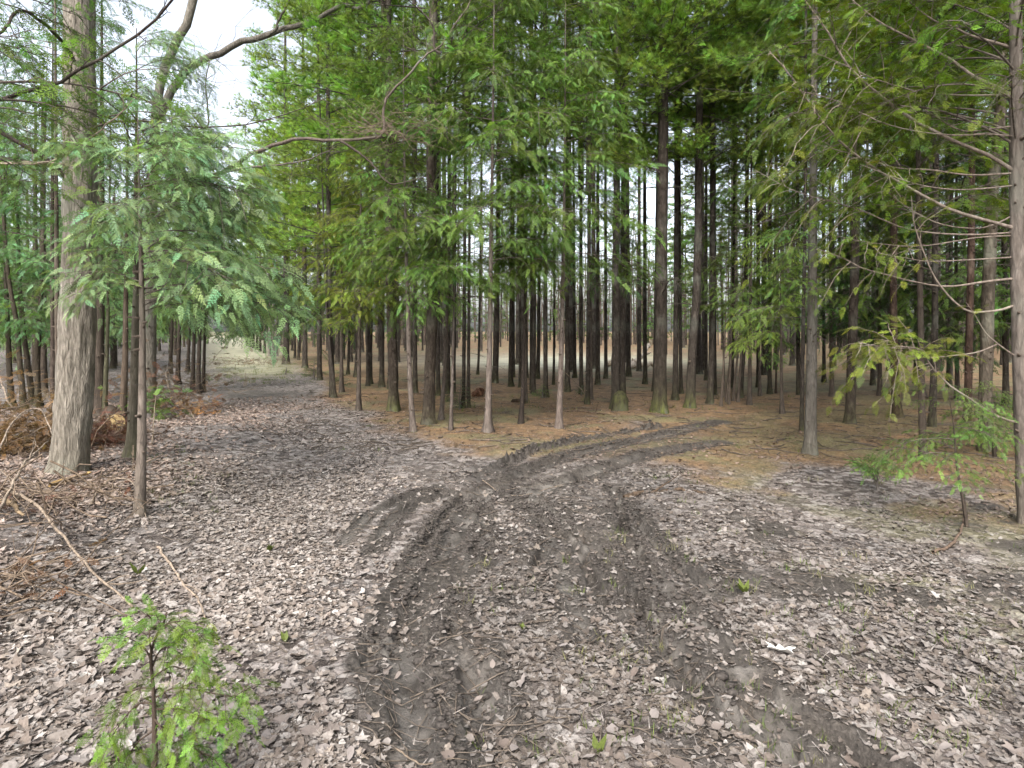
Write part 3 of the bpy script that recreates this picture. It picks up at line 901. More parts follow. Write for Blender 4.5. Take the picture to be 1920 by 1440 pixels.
# extra understory hemlocks that give the green middle
for i, (bx, by, w_, h, z0, n, s0, s1, tn, lab) in enumerate((
    (672, 772, 9, 5.6, 1.7, 40, .5, 1.0, T_YEL, 'yellow green hemlock at the verge, left of the scaly pine'),
    (640, 735, 8, 6.5, 1.9, 36, .55, 1.1, T_MID, 'dark green hemlock on the verge behind the leaning stem'),
    (986, 752, 7, 7.0, 3.3, 28, .5, 1.0, T_BLUE, 'blue green hemlock thin above the middle of the stand'),
    (1108, 748, 8, 7.5, 2.6, 30, .5, 1.0, T_BLUE, 'blue green hemlock left of the burl pine'),
    (878, 745, 7, 6.8, 2.2, 26, .5, 1.0, T_MID, 'mid green hemlock above the twin pale pine'),
    (1405, 757, 8, 8.5, 2.0, 50, .6, 1.1, T_MID, 'dark hemlock right of the splayed bare stems'),
    (1466, 775, 7, 3.6, 1.45, 22, .4, .8, T_PINEB, 'bright green hemlock sapling left of the tall grey trunk'),
    (1425, 742, 6, 2.8, .9, 20, .4, .7, T_MID, 'low leafy hemlock by the short seeming pine'),
    (740, 742, 8, 8.0, 3.2, 30, .6, 1.1, T_YEL, 'yellowish hemlock behind the scaly mossy pine'),
    (600, 705, 7, 6.0, 1.6, 26, .6, 1.2, T_DARK, 'dark hemlock low along the lane behind the verge pine'),
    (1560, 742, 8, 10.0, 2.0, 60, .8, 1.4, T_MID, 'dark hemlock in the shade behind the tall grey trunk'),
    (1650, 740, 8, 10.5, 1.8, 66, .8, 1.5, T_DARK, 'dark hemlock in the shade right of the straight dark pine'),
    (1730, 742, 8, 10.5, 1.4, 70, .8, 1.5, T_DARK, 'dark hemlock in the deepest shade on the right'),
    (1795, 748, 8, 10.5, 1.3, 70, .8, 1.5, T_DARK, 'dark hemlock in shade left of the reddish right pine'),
    (1905, 770, 8, 10, 1.6, 64, .8, 1.4, T_MID, 'dark hemlock at the right frame edge'),
)):
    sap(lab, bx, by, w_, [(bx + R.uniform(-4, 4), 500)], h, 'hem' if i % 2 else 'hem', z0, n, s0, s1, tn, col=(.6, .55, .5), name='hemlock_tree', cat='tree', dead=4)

# bare splayed stems
for i, (x0, y0, x1, y1) in enumerate(((1352, 760, 1362, 520), (1362, 752, 1378, 500), (1366, 755, 1371, 560), (1374, 750, 1398, 480), (1357, 745, 1352, 540), (1384, 752, 1392, 560))):
    sap(('first', 'second', 'third', 'fourth', 'fifth', 'sixth')[i] + ' bare stem from the left in the splayed clump', x0, y0, 5, [((x0 + x1) / 2 + 2, (y0 + y1) / 2), (x1, y1)], 3.6 + i * .2, n=0, name='bare_stem', cat='bare stem', col=(.75, .68, .6), group='splayed bare stems', dead=2)
sap('thread thin stem beside the slender dark pine', 1455, 736, 4, [(1456, 640), (1460, 520)], 4, n=0, name='bare_stem', cat='bare stem', col=(.5, .42, .35), dead=1)

# young spruces and low bushes
def bush(label, bx, by, hpx, n, s, tint=T_DARK, name='young_spruce', kind='spruce', cat='young spruce', Y=None, pitch=.25):
    Yd = Y or CH * F / (by - HZ)
    h = hpx / F * Yd
    t = tree(name, label, bx, by, 3.5, [(bx + 1, by - hpx * .7)], h, M_CEDAR, cat, None, 0, sides=6, taper=.9, Y=Y)
    ss = s * h
    limbs(t, kind, .04 * h, h * .97, n, ss * .8, ss * 1.25, tint, pitch=pitch, taper_top=.8)
    return t
bush('small dark spruce at the foot of the twin pale pine', 862, 768, 62, 34, .95)
bush('small green bush at the foot of the grey green pine', 1017, 744, 26, 22, 1.6, T_MID)
bush('blue dark young spruce beside the lane left of the verge pine', 588, 712, 40, 30, 1.2, T_DARK)
bush('young spruce right of the verge pine on the lane', 640, 726, 34, 26, 1.3, T_DARK)
bush('grassy low shoot at the left of the lane verge', 536, 703, 14, 12, 1.6, T_YEL)
bush('small low spruce right of the pine with bush', 1090, 740, 20, 16, 1.6, T_DARK)

# little cedars on the right
bush('small bright cedar seedling on the leaf litter right of the grey trunk', 1645, 918, 58, 36, .72, T_MID, 'cedar_seedling', 'cedar', 'seedling', pitch=.85)
t = tree('cedar_sapling', 'thin leaning cedar sapling with sparse sprays near the right edge', 1812, 985, 6, [(1806, 940), (1795, 880), (1788, 800), (1780, 745)], 1.15, M_CEDAR, 'sapling', None, 0, sides=6, tint=(.5, .45, .4), taper=.85)
limbs(t, 'cedar', .45, 1.12, 20, .28, .5, T_MID, pitch=.0)
t = tree('cedar_sapling', 'bent dark stemmed cedar bush left of the right edge trunk', 1866, 852, 8, [(1860, 825), (1848, 800), (1842, 760)], 1.0, M_CEDAR, 'sapling', None, 0, sides=6, tint=(.4, .35, .3), taper=.8)
limbs(t, 'cedar', .2, .98, 28, .28, .5, T_MID, pitch=.0)

# ------------------------------------------------------------------ big cedar on the right edge with traced arching branches
tc_ = tree('cedar_tree', 'grey cedar trunk at the right edge with long arching bare branches', 1928, 1010, 28, [(1922, 900), (1912, 640), (1907, 420), (1905, 150), (1903, -200)], 7.5, M_CEDAR, 'tree', None, .1, Y=5.1, sides=18, tint=(.98, .94, .9), taper=.5)
BR = [
    ([(1912,327),(1847,293),(1793,270),(1743,243),(1700,217),(1633,165),(1587,120),(1553,67),(1510,0),(1480,-60)], .017, .35),
    ([(1912,190),(1873,170),(1827,140),(1787,115),(1747,92),(1667,53),(1627,27),(1570,-30)], .016, .35),
    ([(1912,100),(1880,87),(1820,67),(1780,50),(1747,35),(1690,-10)], .014, .3),
    ([(1905,427),(1830,407),(1780,393),(1723,363),(1680,337),(1643,320),(1623,303),(1580,267),(1530,210),(1477,137),(1440,95)], .016, .40),
    ([(1905,180),(1813,180),(1730,173),(1647,150),(1597,127),(1530,95)], .009, .3),
    ([(1905,235),(1853,242),(1803,242),(1747,217),(1713,190),(1660,150)], .008, .35),
    ([(1905,257),(1847,257),(1797,253),(1713,243),(1647,227),(1580,193),(1500,170)], .008, .4),
    ([(1905,328),(1820,327),(1747,315),(1673,313),(1600,290),(1520,270)], .009, .4),
    ([(1902,350),(1820,353),(1763,353),(1703,337),(1620,305)], .008, .45),
    ([(1902,400),(1857,420),(1813,427),(1757,417),(1693,383),(1630,330)], .008, .45),
    ([(1902,437),(1813,440),(1707,423),(1610,390),(1500,360),(1420,320)], .009, .45),
    ([(1902,440),(1830,450),(1730,460),(1640,455),(1560,440)], .007, .45),
    ([(1900,525),(1847,530),(1780,537),(1713,530),(1663,517),(1620,502),(1580,483),(1530,470)], .011, .6),
    ([(1900,575),(1873,583),(1840,590),(1813,583),(1780,557),(1753,520),(1730,480),(1715,420),(1712,370)], .011, .6),
    ([(1902,665),(1873,643),(1847,623),(1827,590),(1815,560)], .007, .8),
    ([(1906,790),(1867,777),(1813,747),(1773,717),(1743,680),(1730,657),(1700,650),(1655,655),(1610,640)], .011, .62),
    ([(1870,643),(1830,663),(1780,670),(1730,672),(1697,663),(1670,640),(1630,650)], .006, .45),
    ([(1897,483),(1847,483),(1747,487),(1703,482),(1640,470)], .007, .5),
]
r5 = np.random.default_rng(99)
root = np.array(tc_['root'].location)
for i, (pts, r0, t0) in enumerate(BR):
    dy = r5.uniform(-.35, .35) if i not in (15, 16) else -.15
    n = len(pts)
    w3 = np.array([pp(x + r5.normal(0, 2.5), y + r5.normal(0, 2.5), 5.1 + dy * (k / (n - 1)) * 1.4) for k, (x, y) in enumerate(pts)]) - root
    low = i >= 12
    spray = i in (15, 16)
    wood, fol = leafy(w3, r0, 700 + i, CED if not low else CED_HI, min(t0 + .1, .8) if not spray else .5, .30 if not low else .24 if not spray else .34, .06 if not low else .09 if not spray else .035, .06 if not spray else .05, .11 if not low else .10, .45, .9, 58, r1=.25, sides=7, twig_r=.003)
    b = obj('branch', mesh_np('branch', wood[0], wood[1], M_CEDAR, smooth=True), tc_['root'], color=(1.5, 1.38, 1.28))
    fo = obj('foliage', mesh_np('foliage', fol[0], fol[1], M_FOL, col=fol[2]), b, color=T_OLIVE if i < 12 else T_YEL)
limbs(tc_, 'cedar', 3.1, 7.3, 56, .6, 1.25, T_OLIVE, az=2.7, azs=.9, pitch=.35, taper_top=.3)
limbs(tc_, 'cedar', 3.0, 7.3, 20, .5, 1.0, T_OLIVE, pitch=.35, taper_top=.3)
# a second olive cedar further back fills the upper right
t = tree('cedar_tree', 'olive cedar filling the upper right behind the arching branches', 1730, 860, 12, [(1726, 600), (1722, 300)], 9.5, M_CEDAR, 'tree', None, .1, sides=10, tint=(.5, .45, .4))
limbs(t, 'cedar', 2.7, 9.3, 96, .65, 1.3, T_OLIVE, pitch=.2)

# ------------------------------------------------------------------ left side
big = tree('hardwood_tree', 'thick pale grey furrowed trunk on the left', 128, 912, 61, [(139, 760), (146, 600), (150, 400), (150, 200), (148, 0)], 14, M_ASH, 'tree', None, .25, tint=(1.6, 1.56, 1.52), sides=64, taper=.5, ridges=.06, flare=.16)
rb = np.array(big['root'].location)
def traced_branch(parent, base, pts, Ys, r0, mat, twigs=0, seed=0, color=(1, 1, 1), r1=.3, foliage=None, tsize=.35, rough=.1):
    n = len(pts)
    Yv = np.interp(np.linspace(0, 1, n), np.linspace(0, 1, len(Ys)), Ys)
    w3 = np.array([pp(x, y, yy) for (x, y), yy in zip(pts, Yv)]) - base
    P = resample(w3, 26); q = np.random.default_rng(seed)
    P = P + q.normal(0, r0 * .25, P.shape)
    parts = [tube(P, r0 * np.linspace(1, r1, 26), 8, rough, seed)]
    for k in range(twigs):
        i = int(q.integers(5, 25)); l = q.uniform(.4, 1.2) * tsize
        d = norm(P[min(i + 1, 25)] - P[i - 1]) * .6 + norm(q.normal(0, 1, 3)) * .8
        u = np.linspace(0, 1, 5)[:, None]
        tw = P[i] + norm(d) * l * u + q.normal(0, .03 * l * 3, (5, 3)) * u
        parts.append(tube(tw, np.linspace(.005, .0015, 5), 4))
        for m in range(2):
            d2 = norm(d) + norm(q.normal(0, 1, 3)) * .9
            tw2 = tw[2 + m] + norm(d2) * l * .5 * u[:4] / .75
            parts.append(tube(tw2, np.linspace(.0028, .001, 4), 3))
    v, f = join(parts)
    b = obj('branch', mesh_np('branch', v, f, mat, smooth=True), parent, color=color)
    if foliage:
        protos, tint, t0, sec, step, fs, hang = foliage
        wd, fo = leafy(w3, r0 * .5, seed + 1, protos, t0, sec, step, .07, fs, hang, .7, 60)
        obj('foliage', mesh_np('foliage', fo[0], fo[1], M_FOL, col=fo[2]), b, color=tint)
        tv = mesh_np('twigs', wd[0], wd[1], M_TWIG, smooth=True); obj('twigs', tv, b)
    return b
traced_branch(big['root'], rb, [(160, 380), (90, 300), (-60, 210), (0, 187), (73, 165), (117, 152), (150, 130), (207, 98), (260, 60), (300, 27), (323, 0), (350, -40)], [6.3, 5.6, 4.6, 4.4, 4.3], .024, M_CEDAR, 10, 1, (.42, .38, .36))
traced_branch(big['root'], rb, [(150, 310), (60, 305), (-20, 306), (85, 305), (140, 280), (180, 250), (200, 235), (250, 190)], [6.2, 5.6, 5.2, 5.0], .014, M_STICK, 6, 2, (1.3, 1.25, 1.2))
traced_branch(big['root'], rb, [(150, 260), (200, 230), (290, 228), (360, 238), (450, 235), (510, 222), (560, 205), (620, 180)], [6.2, 6.4, 6.6], .013, M_CEDAR, 16, 3, (.6, .55, .52))
traced_branch(big['root'], rb, [(145, 120), (100, 60), (40, 20), (0, 65), (-40, 90)], [6.2, 5.2, 4.4], .02, M_CEDAR, 4, 14, (.45, .4, .38))
# leaning grey hardwood behind, with long limb over the lane
lh = tree('hardwood_tree', 'leaning pale grey hardwood behind the hemlock, limb over the lane', 282, 770, 20, [(283, 560), (288, 300), (300, 160), (332, 75), (362, 0)], 13, M_ASH, 'tree', None, .2, sides=12, taper=.4, tint=(1.25, 1.25, 1.22))
rl = np.array(lh['root'].location); YL = lh['Y']
traced_branch(lh['root'], rl, [(295, 230), (330, 155), (370, 118), (400, 105), (440, 82), (500, 68), (520, 57), (573, 43), (640, 12), (680, 12), (720, -30)], [YL, YL - .6], .085, M_ASH, 26, 4, (1.0, 1.0, 1.0), .35, tsize=1.1)
traced_branch(lh['root'], rl, [(500, 68), (518, 55), (522, 40), (540, 5), (560, -30)], [YL - .5, YL - .6], .03, M_ASH, 4, 44, (.7, .68, .66))
traced_branch(lh['root'], rl, [(290, 320), (310, 250), (345, 205), (390, 240), (385, 160), (395, 110)], [YL, YL - .4], .03, M_CEDAR, 18, 5, (.8, .75, .7), tsize=.9)
# broken limb that sweeps across to the middle and the dead twiggy nest
traced_branch(lh['root'], rl, [(285, 420), (355, 353), (420, 322), (467, 293), (507, 276), (560, 260), (600, 264), (640, 264), (713, 257), (750, 246)], [YL, 9.5, 8.8], .05, M_CEDAR, 10, 6, (.95, .86, .8), .4, tsize=.7)
traced_branch(lh['root'], rl, [(420, 322), (480, 312), (530, 308), (575, 300), (640, 270)], [9.9, 9.2], .02, M_CEDAR, 12, 7, (.95, .9, .86), tsize=.6)
traced_branch(lh['root'], rl, [(640, 264), (690, 300), (715, 330), (740, 345), (800, 330)], [9, 8.9], .02, M_CEDAR, 12, 8, (.6, .55, .5), tsize=.6)
traced_branch(lh['root'], rl, [(713, 257), (720, 240), (722, 190), (757, 150), (800, 103), (827, 87), (840, 67), (883, 0), (900, -40)], [8.8, 8.8], .022, M_CEDAR, 8, 9, (.85, .78, .72), tsize=.6)
traced_branch(lh['root'], rl, [(827, 100), (815, 90), (812, 50), (790, 20), (776, 0)], [8.8, 8.8], .018, M_CEDAR, 6, 10, (.5, .46, .43), tsize=.5)
q = np.random.default_rng(5)
parts = []
c0 = pp(735, 245, 8.8)
for k in range(110):
    a = c0 + q.normal(0, 1, 3) * np.array([.35, .12, .08]); l = q.uniform(.25, .7)
    d = norm(np.array([q.choice([-1, 1]) * q.uniform(.3, 1), q.normal(0, .3), q.normal(.05, .35)]))
    u = np.linspace(0, 1, 5)[:, None]
    parts.append(tube(a + d * l * u + np.array([0, 0, q.normal(.15, .1) * l]) * u ** 2 + q.normal(0, .012, (5, 3)), np.linspace(.005, .002, 5), 3))
v, f = join(parts)
o = obj('twig_tangle', mesh_np('twig_tangle', v - c0, f, M_STICK), None, c0, color=(.8, .72, .66))
tag(o, 'tangle of dead grey twigs caught on the limb before the stout pine', 'twig tangle', None, 'stuff')

# slim sapling with the pale green sweeping sprays
s37 = tree('cedar_sapling', 'slim knotty trunk with pale feathery green sprays, front left', 261, 978, 20, [(265, 860), (267, 700), (266, 560), (262, 400), (260, 330)], 3.35, M_CEDAR, 'sapling', None, .1, sides=16, tint=(1.15, 1.08, 1.0), taper=.94, flare=.15)
limbs(s37, 'hem', 1.75, 3.25, 34, .5, .95, T_PALE, az=0.15, azs=.75, pitch=.22, taper_top=.35)
limbs(s37, 'hem', 1.6, 3.3, 16, .35, .7, T_PALE, pitch=.15)
deads(s37, .3, 1.5, 5, .12, .3)
sap('grey mossy pole trunk just behind the slim knotty sapling', 247, 882, 20, [(251, 760), (254, 640), (256, 450)], 4.9, 'hem', 2.0, 34, .55, .95, T_PALE, name='hemlock_tree', cat='tree', moss=.5, col=(.85, .85, .72), az=.2, azs=1.2)
sap('thin brown pole behind the mossy pole, left', 229, 802, 13, [(234, 690), (236, 560)], 5.6, 'hem', 2.4, 22, .5, .9, T_BLUE, name='hemlock_tree', cat='tree', col=(.7, .6, .5))
sap('green mossy pole right beside the thick pale trunk', 196, 800, 9, [(199, 690), (203, 560)], 5.6, 'hem', 2.3, 20, .5, .9, T_BLUE, name='hemlock_tree', cat='tree', moss=.6, col=(.6, .65, .45))
sap('dark trunk half hidden behind the thick pale trunk, right', 185, 792, 19, [(187, 640), (190, 450)], 8, 'cedar', 3.0, 26, .5, .9, T_BLUE, name='cedar_tree', cat='tree', col=(.5, .45, .4))
sap('dark pole left of the thick pale trunk', 99, 800, 10, [(99, 640), (98, 450)], 8, 'hem', 2.4, 30, .6, 1.1, T_BLUE, name='cedar_tree', cat='tree', col=(.5, .44, .4))
sap('paler pole touching the left side of the thick pale trunk', 110, 815, 11, [(108, 640), (106, 450)], 9, 'cedar', 3.0, 26, .6, 1.1, T_BLUE, name='cedar_tree', cat='tree', col=(.75, .68, .6))
for i, (x0, y0, l_, lab) in enumerate((
    (22, 765, [(18, 700), (14, 600), (10, 480)], 'curved dark stem at the left edge, leftmost'),
    (45, 772, [(38, 690), (30, 600), (12, 480)], 'stem bending left at the left edge, second from the frame'),
    (62, 760, [(52, 680), (42, 600), (36, 500)], 'bowed stem third from the left frame edge'),
    (72, 766, [(70, 680), (74, 600), (80, 480)], 'straight stem fourth from the left frame edge'))):
    sap(lab, x0, y0, 11, l_, 6.5 + i * .3, 'hem', 1.5, 28, .55, 1.0, T_BLUE if i % 2 else T_MID, name='hemlock_tree', cat='tree', col=(.5, .46, .38), moss=.4)
for i, (x0, y0, w_, lab) in enumerate((
    (333, 722, 9, 'dark pole left of the three dark stems by the lane'),
    (361, 733, 8, 'left of the three dark stems at the lane edge'),
    (371, 737, 9, 'middle of the three dark stems at the lane edge'),
    (381, 735, 7, 'right of the three dark stems at the lane edge'),
    (319, 703, 8, 'dark trunk behind the brush on the left of the lane'),
    (352, 697, 7, 'far dark trunk left of the lane, near the three stems'))):
    sap(lab, x0, y0, w_, [(x0 + 4, 600), (x0 + 8, 480)], 6.0 - .35 * i, 'hem', 2.15, 26, .55, .95, (T_PALE, T_MID, T_BLUE)[i % 3], name='hemlock_tree', cat='tree', col=(.42, .38, .34))
# low canopy sprays hanging at the very top left, close to the camera
tl = tree('cedar_tree', 'near cedar just outside the left frame edge, dark sprays hanging in', -150, 1010, 26, [(-150, 600)], 7, M_CEDAR, 'tree', None, .1, sides=12, tint=(.8, .7, .65))
limbs(tl, 'cedar', 3.0, 6.5, 20, .7, 1.3, T_MID, az=.25, azs=.5, pitch=.1)
limbs(tl, 'cedar', 2.6, 6.8, 16, .6, 1.1, T_MID)

# broken stubs on the nearer trunks
def stub_mesh(i):
    q = np.random.default_rng(900 + i)
    v, f = tube(np.array([[0, 0, 0], [.5, 0, q.normal(0, .05)], [1, q.normal(0, .08), q.normal(.05, .1)]]), [.34, .24, .17], 6, .3, i)
    return mesh_np('branch_stub', v, f, M_DEADTWIG, smooth=True)
STUBS = [stub_mesh(i) for i in range(4)]
for t in TREES:
    if t['Y'] > 13.5 or t['h'] < 2 or t['Y'] < 2.5 or t['rad'][0] > .13: continue
    zmax = min(4.5, t['h'] - .5)
    for k in range(int(zmax * 4)):
        z = R.uniform(.25, zmax); a = R.uniform(3.4, 6.0)
        rr = float(np.interp(z, t['path'][:, 2], t['rad']))
        p = at_h(t, z) + np.array([math.cos(a), math.sin(a), 0]) * rr * .8
        obj('branch_stub', R.choice(STUBS), t['root'], p, (0, R.uniform(-.5, .2), a), R.uniform(.035, .07) * (1.3 if rr > .09 else .8), (1.2, 1.1, 1.0))

# ------------------------------------------------------------------ deeper trees
def lane_x(Y): return -10.8 - (Y - 26) * .47
occ = [(t['X'], t['Y']) for t in TREES]
def free(X, Y, d):
    return all((X - a) ** 2 + (Y - b) ** 2 > d * d for a, b in occ)
cnt = 0
FARS, LEFTS = [], []
FARL = 'thin dark pine deep in the shade of the plantation'
for tries in range(4000):
    if cnt >= 120: break
    Y = R.uniform(19, 62); X = R.uniform(-.3 * Y - 4, .95 * Y)
    u = 960 + F * X / Y
    if abs(X - lane_x(Y)) < 3.4 and Y > 17 or X < lane_x(Y): continue
    if 840 < u < 1260 and 29 < Y < 44: continue            # bright clearing
    if not free(X, Y, 1.7): continue
    by = HZ + CH * F / Y
    wp = R.uniform(.16, .3) * F / Y
    t = tree('far_pine', FARL, u, by, wp, [(u + R.uniform(-3, 3), 500)], R.uniform(14, 19), M_PINE, 'pine tree', 'far plantation pines', .2, sides=7, tint=(R.uniform(.8, 1.5),) * 3)
    occ.append((X, Y)); cnt += 1
    FARS.append((u, t['root']))
    if R.random() < (.25 if 850 < u < 1200 and Y > 24 else .7): crown(t, tuple(c * R.uniform(.7, 1.15) for c in (T_PINE if R.random() < .5 else T_MID)), s=R.uniform(.8, 1.05))
    deads(t, 1.5, 9, 8 if Y < 40 else 5, .9, 2.0)
# woods on the left of the lane
cnt = 0
LL = ['tall leafy evergreen in the woods left of the lane', 'blue green evergreen crowded in the woods left of the lane', 'dark evergreen filling the woods left of the lane']
for tries in range(3000):
    if cnt >= 46: break
    Y = R.uniform(11, 60); X = lane_x(Y) - R.uniform(4.6, 16)
    if Y < 24: X = R.uniform(-1.05, -.60) * Y
    if X > -.52 * Y and Y < 26: continue
    if not free(X, Y, 2.0): continue
    u = 960 + F * X / Y
    if u < -400: continue
    t = tree('evergreen_tree', LL[cnt % 3], u, HZ + CH * F / Y, .22 * F / Y, [(u, 450)], R.uniform(7, 10.5), M_CEDAR, 'tree', ('tall', 'blue green', 'dark')[cnt % 3] + ' evergreens left of the lane', .2, sides=7, tint=(.55, .5, .45))
    LEFTS.append((u, t['root']))
    limbs(t, 'hem' if cnt % 2 else 'cedar', 1.2, t['h'] - .2, 34, .9, 1.6, (T_PALE, T_BLUE, T_MID)[cnt % 3])
    occ.append((X, Y)); cnt += 1
FARE = []
cnt = 0
for tries in range(2000):
    if cnt >= 34: break
    Y = R.uniform(24, 58); u = R.uniform(1235, 1980) if cnt < 26 else R.uniform(640, 850)
    X = (u - 960) / F * Y
    if not free(X, Y, 1.5): continue
    t = tree('far_evergreen', 'x', u, HZ + CH * F / Y, .16 * F / Y, [], R.uniform(8, 12), M_PINE, 'tree', 'leafy evergreens deep in the stand', .1, sides=6)
    for zz in (1.6, 4.2):
        i = R.randrange(4); c_ = obj('crown', CROWNS[i][0], t['root'], (0, 0, zz), (0, 0, R.uniform(0, 6.28)), (.8, .8, .62), tuple(q_ * R.uniform(.8, 1.1) for q_ in T_MID)); obj('limbs', CROWNS[i][1], c_)
    FARE.append((u, t['root'])); occ.append((X, Y)); cnt += 1
ORD = 'first second third fourth fifth sixth seventh eighth ninth tenth eleventh twelfth thirteenth fourteenth fifteenth sixteenth seventeenth eighteenth nineteenth twentieth'.split()
def name_by_anchor(items, anchors, text):
    items.sort(key=lambda q: q[0]); last, k = None, 0
    for u, o in items:
        a = [n for x, n in anchors if x <= u][-1]
        k = k + 1 if a == last else 0
        last = a
        o['label'] = text % ((ORD[k] if k < 20 else 'farther'), a)
name_by_anchor(FARS, [(-9999, 'the lane'), (624, 'the verge pine'), (738, 'the scaly mossy pine'), (802, 'the stout grey flanked pine'), (914, 'the pinkish flared trunk'), (980, 'the curved black sapling'), (1050, 'the slim pinkish trunk'), (1154, 'the burl pine'), (1237, 'the thickest mossy pine'), (1295, 'the leaning mossy pine'), (1360, 'the splayed stems'), (1443, 'the slender dark pine'), (1520, 'the tall grey trunk'), (1594, 'the straight dark pine'), (1681, 'the red footed pine'), (1748, 'the pine behind the cedar spray'), (1848, 'the lichen grey pine'), (2050, 'the right frame edge'), (2600, 'the wood right of the frame')], '%s thin far pine to the right of %s')
name_by_anchor(FARE, [(-9999, 'the verge pine'), (738, 'the scaly mossy pine'), (1200, 'the thickest mossy pine'), (1295, 'the leaning mossy pine'), (1443, 'the slender dark pine'), (1520, 'the tall grey trunk'), (1594, 'the straight dark pine'), (1681, 'the red footed pine'), (1748, 'the pine behind the cedar spray'), (1848, 'the lichen grey pine')], '%s low leafy far evergreen to the right of %s')
name_by_anchor(LEFTS, [(-9999, 'the outer left woods'), (0, 'the left frame edge'), (128, 'the thick pale trunk'), (263, 'the front knotty sapling'), (371, 'the three dark stems')], '%s leafy evergreen right of %s')
# trees just out of frame on the right so that the wood goes on
for i, (X, Y) in enumerate(((7.8, 4.6), (9.5, 7.5), (11.5, 10.5), (8.6, 2.0), (14, 8))):
    t = tree('hemlock_tree', ('nearest', 'second', 'third', 'rearmost', 'outermost')[i] + ' dark hemlock beyond the right frame edge', 960 + F * X / Y, HZ + CH * F / Y, .2 * F / Y, [], 9, M_CEDAR, 'tree', 'hemlocks beyond the right frame edge', .2, sides=8)
    limbs(t, 'hem', 1.5, 8.8, 34, .7, 1.5, T_DARK)

# distant wood: one mass behind the plantation
def distant_wood():
    r = np.random.default_rng(17)
    wood, P, D, U, Sz = [], [], [], [], []
    for k in range(620):
        a = math.radians(r.uniform(-60, 52)); d = r.uniform(66, 125)
        X, Y = d * math.sin(a), d * math.cos(a)
        if abs(X - lane_x(Y)) < 3.5: continue
        h = r.uniform(8, 17)
        wood.append(tube(np.array([[X, Y, -.3], [X + r.normal(0, .2), Y, h * .6], [X + r.normal(0, .5), Y, h]]), [r.uniform(.08, .2), .08, .02], 5))
        for j in range(16):
            z = h * r.uniform(.15, 1); l = r.uniform(.8, 2.2); b = r.uniform(0, 6.28)
            wood.append(tube(np.array([[X, Y, z], [X + l * math.cos(b), Y + l * math.sin(b), z + l * r.uniform(0, .7)]]), [.03, .01], 3))
        if r.random() < .62:
            for j in range(46):
                z = h * r.uniform(.06, 1) ** 1.1; rr = 1.9 * (1 - z / h * .75)
                P.append([X + r.normal(0, rr * .6), Y + r.normal(0, rr * .6), z]); D.append(r.normal(0, 1, 3) * [1, 1, .4]); U.append([r.normal(0, .3), r.normal(0, .3), 1]); Sz.append(r.uniform(.7, 1.3))
    P = np.array(P); D = np.array(D); U = np.array(U, float)
    v, f, c = place([frond_cedar(9, pairs=4, lobes=0, thick=.12)], P, D, U, np.array(Sz), r, base=(.06, .095, .03))
    o = obj('distant_wood', mesh_np('distant_wood', v, f, M_FOL, col=c), color=(1, 1, 1))
    tag(o, 'hazy mass of far trees closing the view behind the plantation', 'wood', None, 'stuff')
    wv, wf = join(wood)
    o2 = obj('distant_trunks', mesh_np('distant_trunks', wv, wf, M_CEDAR), o, color=(.7, .62, .56)); o2['kind'] = 'stuff'
distant_wood()

# ------------------------------------------------------------------ leaf litter
def leaf_proto(seed, kind):
    r = np.random.default_rng(seed)
    if kind == 'oval':
        o = [(0, 0), (.25, .3), (.6, .32), (1, 0), (.6, -.32), (.25, -.3)]
    elif kind == 'maple':
        o = [(0, 0), (.1, .35), (.02, .62), (.3, .5), (.42, .72), (.58, .4), (.62, .22), (1.05, .02), (.62, -.22), (.58, -.4), (.42, -.72), (.3, -.5), (.02, -.62), (.1, -.35)]
    else:
        o = [(0, 0), (.2, .2), (.5, .26), (.8, .2), (1.1, 0), (.8, -.18), (.5, -.26), (.2, -.22)]
    o = np.array(o); n = len(o)
    z = r.uniform(.15, .5) * o[:, 1] ** 2 + r.uniform(-.3, .35) * (o[:, 0] - .5) ** 2 + r.normal(0, .07, n)
    v = np.column_stack([o[:, 0] - .5, o[:, 1], z]); v = np.vstack([v, [[0, 0, r.normal(-.04, .04)]]])
    f = np.array([[n, i, (i + 1) % n] for i in range(n)])
    return v, f
LP = [leaf_proto(1, 'oval'), leaf_proto(2, 'oval'), leaf_proto(3, 'maple'), leaf_proto(4, 'maple'), leaf_proto(5, 'long'), leaf_proto(6, 'oval')]
LCOL = np.array([(.225, .198, .184), (.29, .262, .246), (.165, .138, .122), (.11, .083, .067), (.38, .355, .335), (.195, .163, .144), (.072, .056, .045), (.225, .184, .152)])

